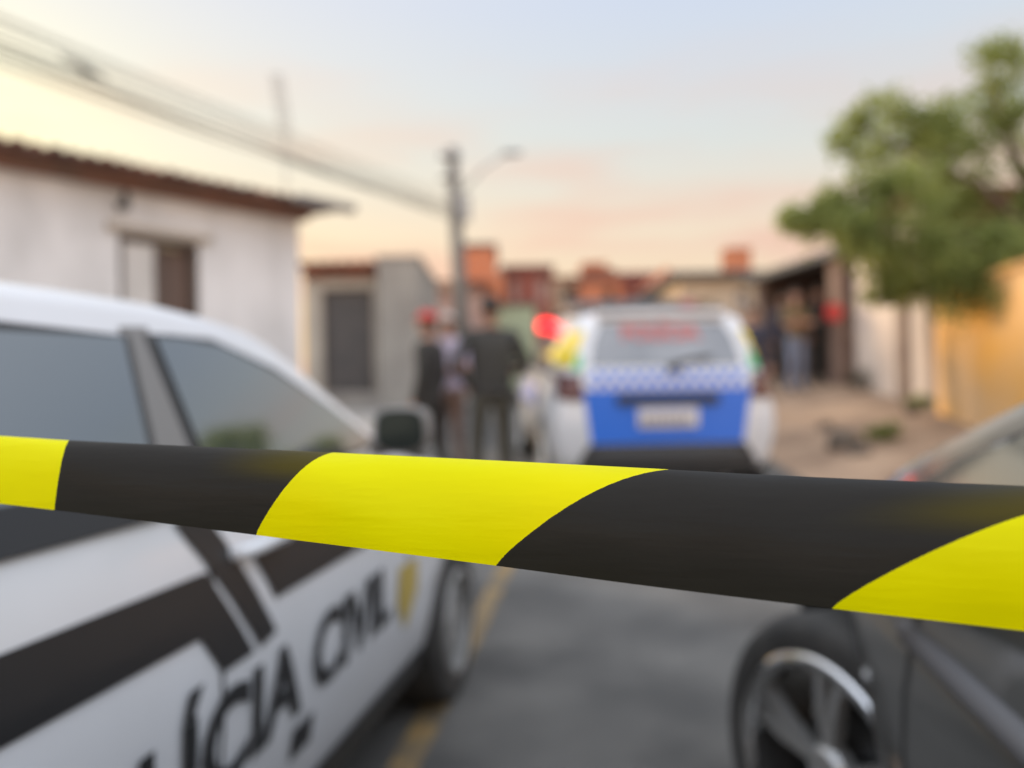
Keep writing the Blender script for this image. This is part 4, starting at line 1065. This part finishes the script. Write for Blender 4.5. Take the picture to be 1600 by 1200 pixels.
bush('bush', 1358, 590, 12.0, .30, 'dark dry bush at the foot of the peach wall', 'bush', m=M_leaf_dk)
bush('grass_tuft', 1378, 690, 8.6, .13, 'olive grass tuft growing on the dirt verge beside the rubble', 'plant', .06, 200)
bush('weed', 1437, 622, 9.9, .12, 'low weed at the corner between peach and yellow walls', 'plant', .05, 160)

# ------------------------------------------------------------------ people
def person(label, px_, Y, rot, height, pose, cols, z=None, cap=None, hair=(.03, .02, .015), sleeves='long', group=None, vest=None, hat_hair=True):
    shirt, trou, skin, shoe = cols
    p = at(px_, 600, Y); z = verge(p.x, p.y) if z is None else z
    k = height / 1.75
    J = {'pel': (0, 0, .95), 'sp': (0, .01, 1.13), 'ch': (0, .0, 1.33), 'nk': (0, -.01, 1.47), 'hd': (0, .01, 1.56)}
    for s_, n in ((-1, 'l'), (1, 'r')):
        J['sh' + n] = (s_ * .19, -.01, 1.42); J['el' + n] = (s_ * .25, -.03, 1.14); J['wr' + n] = (s_ * .24, .05, .90)
        J['hp' + n] = (s_ * .095, 0, .90); J['kn' + n] = (s_ * .11, .02, .50); J['an' + n] = (s_ * .12, -.02, .09); J['to' + n] = (s_ * .14, .15, .035)
    J.update(pose)
    rad = {'pel': (.165, .115), 'sp': (.145, .105), 'ch': (.175, .12), 'nk': (.062, .062), 'hd': (.055, .06), 'sh': (.075, .07), 'el': (.050, .048), 'wr': (.034, .028), 'hp': (.105, .105), 'kn': (.072, .072), 'an': (.052, .056), 'to': (.045, .032)}
    names = list(J); idx = {n: i for i, n in enumerate(names)}
    V = [Vector(J[n]) for n in names]; rr = [rad[n if n in rad else n[:2]] for n in names]
    E = [('pel', 'sp'), ('sp', 'ch'), ('ch', 'nk'), ('nk', 'hd')]
    for n in 'lr': E += [('ch', 'sh' + n), ('sh' + n, 'el' + n), ('el' + n, 'wr' + n), ('pel', 'hp' + n), ('hp' + n, 'kn' + n), ('kn' + n, 'an' + n), ('an' + n, 'to' + n)]
    E = [(idx[a], idx[b]) for a, b in E]
    # hands: palm and five curled fingers
    for n, s_ in (('l', -1), ('r', 1)):
        w = Vector(J['wr' + n]); d = (w - Vector(J['el' + n])).normalized()
        side = d.cross(Vector((0, 1, 0)));  side = side.normalized() if side.length > .2 else Vector((0, 0, 1))
        nrm_ = side.cross(d).normalized()
        pi = len(V); V.append(w + d * .075); rr.append((.036, .020)); E.append((idx['wr' + n], pi))
        for q in range(4):
            L = (.07, .08, .075, .058)[q]; b0 = w + d * .095 + side * (q - 1.5) * .020
            b1 = b0 + d * L * .55 + nrm_ * .008; b2 = b1 + d * L * .40 + nrm_ * .022
            i0 = len(V); V += [b0, b1, b2]; rr += [(.010, .010), (.0088, .0088), (.0075, .0075)]; E += [(pi, i0), (i0, i0 + 1), (i0 + 1, i0 + 2)]
        b0 = w + d * .04 + side * -.034; b1 = b0 + d * .03 - side * .022 + nrm_ * .012; i0 = len(V)
        V += [b0, b1, b1 + d * .03 + nrm_ * .01]; rr += [(.0115, .0115), (.010, .010), (.008, .008)]; E += [(pi, i0), (i0, i0 + 1), (i0 + 1, i0 + 2)]
    me = bpy.data.meshes.new('skel'); me.from_pydata(V, E, [])
    ob = bpy.data.objects.new('skel', me); COL.objects.link(ob)
    md = ob.modifiers.new('s', 'SKIN'); md.use_smooth_shade = True
    for i, (a, b) in enumerate(rr): me.skin_vertices[0].data[i].radius = (a, b)
    me.skin_vertices[0].data[0].use_root = True
    ob.modifiers.new('d', 'SUBSURF').levels = 2
    dg = bpy.context.evaluated_depsgraph_get(); dg.update()
    bod = bpy.data.meshes.new_from_object(ob.evaluated_get(dg)); bpy.data.objects.remove(ob)
    hc = Vector(J['hd']) + Vector((0, .015, .085)) * 1.0
    # head with brow, nose, chin, ears
    hb = MB(); hb.ell((0, 0, 0), (.076, .098, .12), 20, 16)
    hv = []
    for v in hb.v:
        x, y, zz = v
        if zz < -.03: x *= 1 - .28 * min(1, (-zz - .03) / .09); y = y * (1 - .1 * min(1, (-zz - .03) / .09))
        if y > 0: y = y * .93 + (.022 * math.exp(-(x / .016) ** 2 - ((zz + .022) / .024) ** 2)) - .006 * math.exp(-((abs(x) - .032) / .016) ** 2 - ((zz - .005) / .014) ** 2)
        hv.append((x, y, zz))
    hb.v = hv
    hb.ell((-.078, -.005, -.01), (.012, .022, .034), 8, 6); hb.ell((.078, -.005, -.01), (.012, .022, .034), 8, 6)
    n_head = len(hb.f)
    hb.ell((-.031, .083, .004), (.011, .008, .007), 8, 6, 1); hb.ell((.031, .083, .004), (.011, .008, .007), 8, 6, 1); hb.ell((0, .083, -.062), (.024, .007, .006), 8, 5, 2)
    ms = [shirt, trou, skin, shoe]
    bm = bmesh.new(); bm.from_mesh(bod)
    els = [Vector(J['ell']), Vector(J['elr'])]; wrs = [Vector(J['wrl']), Vector(J['wrr'])]; shs = [Vector(J['shl']), Vector(J['shr'])]
    def segd(p_, a, b):
        t = max(0, min(1, (p_ - a).dot(b - a) / (b - a).length_squared)); return (p_ - a.lerp(b, t)).length, t
    for f in bm.faces:
        c_ = f.calc_center_median(); mi = 0
        ar = min((segd(c_, els[i], wrs[i] + (wrs[i] - els[i]).normalized() * .16) for i in (0, 1)), key=lambda q: q[0])
        up = min((segd(c_, shs[i], els[i]) for i in (0, 1)), key=lambda q: q[0])
        hand = ar[0] < .06 and ar[1] > .60
        fore = ar[0] < .062 and ar[1] > .02
        if c_.z > 1.485 and ar[0] > .07: mi = 2
        elif hand: mi = 2
        elif fore: mi = 2 if sleeves == 'short' else 0
        elif c_.z < .075 and ar[0] > .1: mi = 3
        elif c_.z < .93: mi = 1
        f.material_index = mi; f.smooth = True
    base_v = [bm.verts.new(Vector(v) + hc) for v in hb.v]
    dark, lip = 4, 5
    for f, mi in zip(hb.f, hb.m):
        ids = []
        for i in f:
            if base_v[i] not in ids: ids.append(base_v[i])
        try: nf = bm.faces.new(ids)
        except ValueError: continue
        nf.material_index = (2, 4, 5)[mi]; nf.smooth = True
    bmesh.ops.scale(bm, vec=(k, k, k), verts=bm.verts)
    bod.materials.clear()
    bm.to_mesh(bod); bm.free()
    for m in ms + [mat('eye_dark', (.02, .015, .012), .3), mat('lips', (.25, .09, .07), .6)]: bod.materials.append(m)
    o = bpy.data.objects.new('person', bod); COL.objects.link(o); o.location = (p.x, p.y, z); o.rotation_euler = (0, 0, rot)
    tag(o, label, 'person', group)
    # hair and cap
    h = MB(); h.ell((0, -.012, .028), (.083, .102, .104), 18, 12)
    keep = [(f, m) for f, m in zip(h.f, h.m) if sum(h.v[i][2] for i in f) / len(f) > .02 or (sum(h.v[i][1] for i in f) / len(f) < -.03 and sum(h.v[i][2] for i in f) / len(f) > -.06)]
    h.f = [f for f, _ in keep]; h.m = [m for _, m in keep]; h.v = [tuple((Vector(v) + hc) * k) for v in h.v]
    h.build('hair', mat('hair_' + str(hair), hair, .8), o, smooth=True)
    if cap:
        c_ = MB(); c_.ell((0, -.005, .045), (.088, .108, .088), 18, 12)
        kp = [f for f in c_.f if sum(c_.v[i][2] for i in f) / len(f) > .045]; c_.f = kp; c_.m = [0] * len(kp)
        br = [(.075 * math.sin(a), .09 + .085 * math.cos(a), .046 - .01 * math.cos(a)) for a in fr(-1.45, 1.45, 9)]
        b0 = [(.08 * math.sin(a), .085 * math.cos(a) + .01, .052) for a in fr(-1.3, 1.3, 9)]
        kk = len(c_.v); c_.v += br + b0
        for i in range(8): c_.f.append((kk + i, kk + i + 1, kk + 9 + i + 1, kk + 9 + i)); c_.m.append(0)
        c_.v = [tuple((Vector(v) + hc) * k) for v in c_.v]; c_.build('cap', cap, o, smooth=True)
    if vest:
        v_ = MB(); rings = []
        for zz, rx, ry in ((.99, .185, .14), (1.1, .178, .14), (1.25, .195, .15), (1.38, .185, .14), (1.45, .12, .10)):
            rings.append([((rx * math.cos(a)) * k, (ry * math.sin(a)) * k, zz * k) for a in [2 * math.pi * i / 20 for i in range(20)]])
        vs = [q for r_ in rings for q in r_]; fs = [(j*20 + i, j*20 + (i+1) % 20, (j+1)*20 + (i+1) % 20, (j+1)*20 + i) for j in range(4) for i in range(20)]
        v_.add(vs, fs)
        for sx in (-.09, .03): v_.box(((sx) * k, .13 * k, 1.05 * k), ((sx + .08) * k, .175 * k, 1.18 * k))
        v_.build('vest', vest, o, smooth=True)
        b_ = MB(); b_.lathe([(.17 * k, .91 * k), (.185 * k, .92 * k), (.185 * k, .97 * k), (.17 * k, .98 * k)], 24)
        b_.v = [(x, y * .78, zz) for x, y, zz in b_.v]; b_.box((.16 * k, -.04 * k, .80 * k), (.215 * k, .06 * k, .97 * k)); b_.build('belt', M_black_plastic, o)
    return o
SK = mat('skin_brown', (.28, .14, .09), .55); SK2 = mat('skin_light', (.48, .27, .19), .55)
blk = mat('black_cloth', (.034, .034, .032), .85, col2=(.026, .026, .024), scale=20); olive = mat('olive_cloth', (.07, .064, .048), .9, col2=(.05, .046, .035), scale=14)
char = mat('charcoal_cloth', (.04, .038, .034), .9); shoe = mat('black_boot', (.02, .018, .016), .5)
lav = mat('lavender_cloth', (.42, .38, .48), .85); jean = mat('pale_jeans', (.24, .27, .36), .9, col2=(.19, .22, .30), scale=20); navy = mat('navy_cloth', (.05, .05, .075), .9)
olivey = mat('khaki_shirt', (.17, .125, .06), .9); brownc = mat('brown_cloth', (.14, .085, .06), .9); redc = mat('red_cap_cloth', (.50, .045, .04), .8); whitec = mat('white_cap_cloth', (.40, .36, .33), .85)
G = 'people standing in the street'
ARM_FRONT = {'ell': (-.27, .02, 1.15), 'wrl': (-.08, .22, 1.10), 'elr': (.27, .02, 1.15), 'wrr': (.10, .22, 1.14)}
ARM_HIP = {'ell': (-.34, -.08, 1.17), 'wrl': (-.20, .06, 1.0)}
STEP = {'knl': (-.10, .10, .51), 'anl': (-.11, .12, .09), 'tol': (-.12, .29, .035), 'anr': (.12, -.16, .10), 'tor': (.14, .01, .04), 'knr': (.11, -.02, .5)}
person('person in dark uniform and tactical vest standing left of the SUV', 768, 6.9, R(12), 1.82, {**ARM_HIP, 'elr': (.33, .02, 1.17), 'wrr': (.27, .24, 1.12), 'anl': (-.15, 0, .09), 'knl': (-.13, .02, .5), 'tol': (-.18, .16, .035)}, (blk, olive, SK, shoe), group=G, vest=char, cap=blk)
person('person in dark clothes and a red cap beside the white car bonnet', 672, 7.2, R(70), 1.70, {**STEP}, (char, char, SK, shoe), group=G, cap=redc)
person('person in a lavender shirt half hidden behind the red-capped person', 703, 8.3, R(150), 1.70, {**ARM_FRONT}, (lav, brownc, SK, shoe), group=G, cap=whitec, sleeves='short')
person('person in navy clothes standing just behind the SUV right corner', 1176, 10.8, R(160), 1.70, {}, (navy, navy, SK2, shoe), group=G)
person('person with folded arms in khaki shirt and pale jeans at the porch', 1245, 13.0, R(195), 1.72, {**ARM_FRONT, 'wrl': (.06, .2, 1.20), 'wrr': (-.06, .22, 1.17)}, (olivey, jean, SK2, shoe), group=G, sleeves='short')
person('person in dark clothes half hidden behind the person in pale jeans', 1226, 13.7, R(185), 1.66, {}, (navy, blk, SK, shoe), group=G)
person('person all in black next to the person in pale jeans', 1280, 13.25, R(200), 1.66, {}, (blk, blk, SK, shoe), group=G)
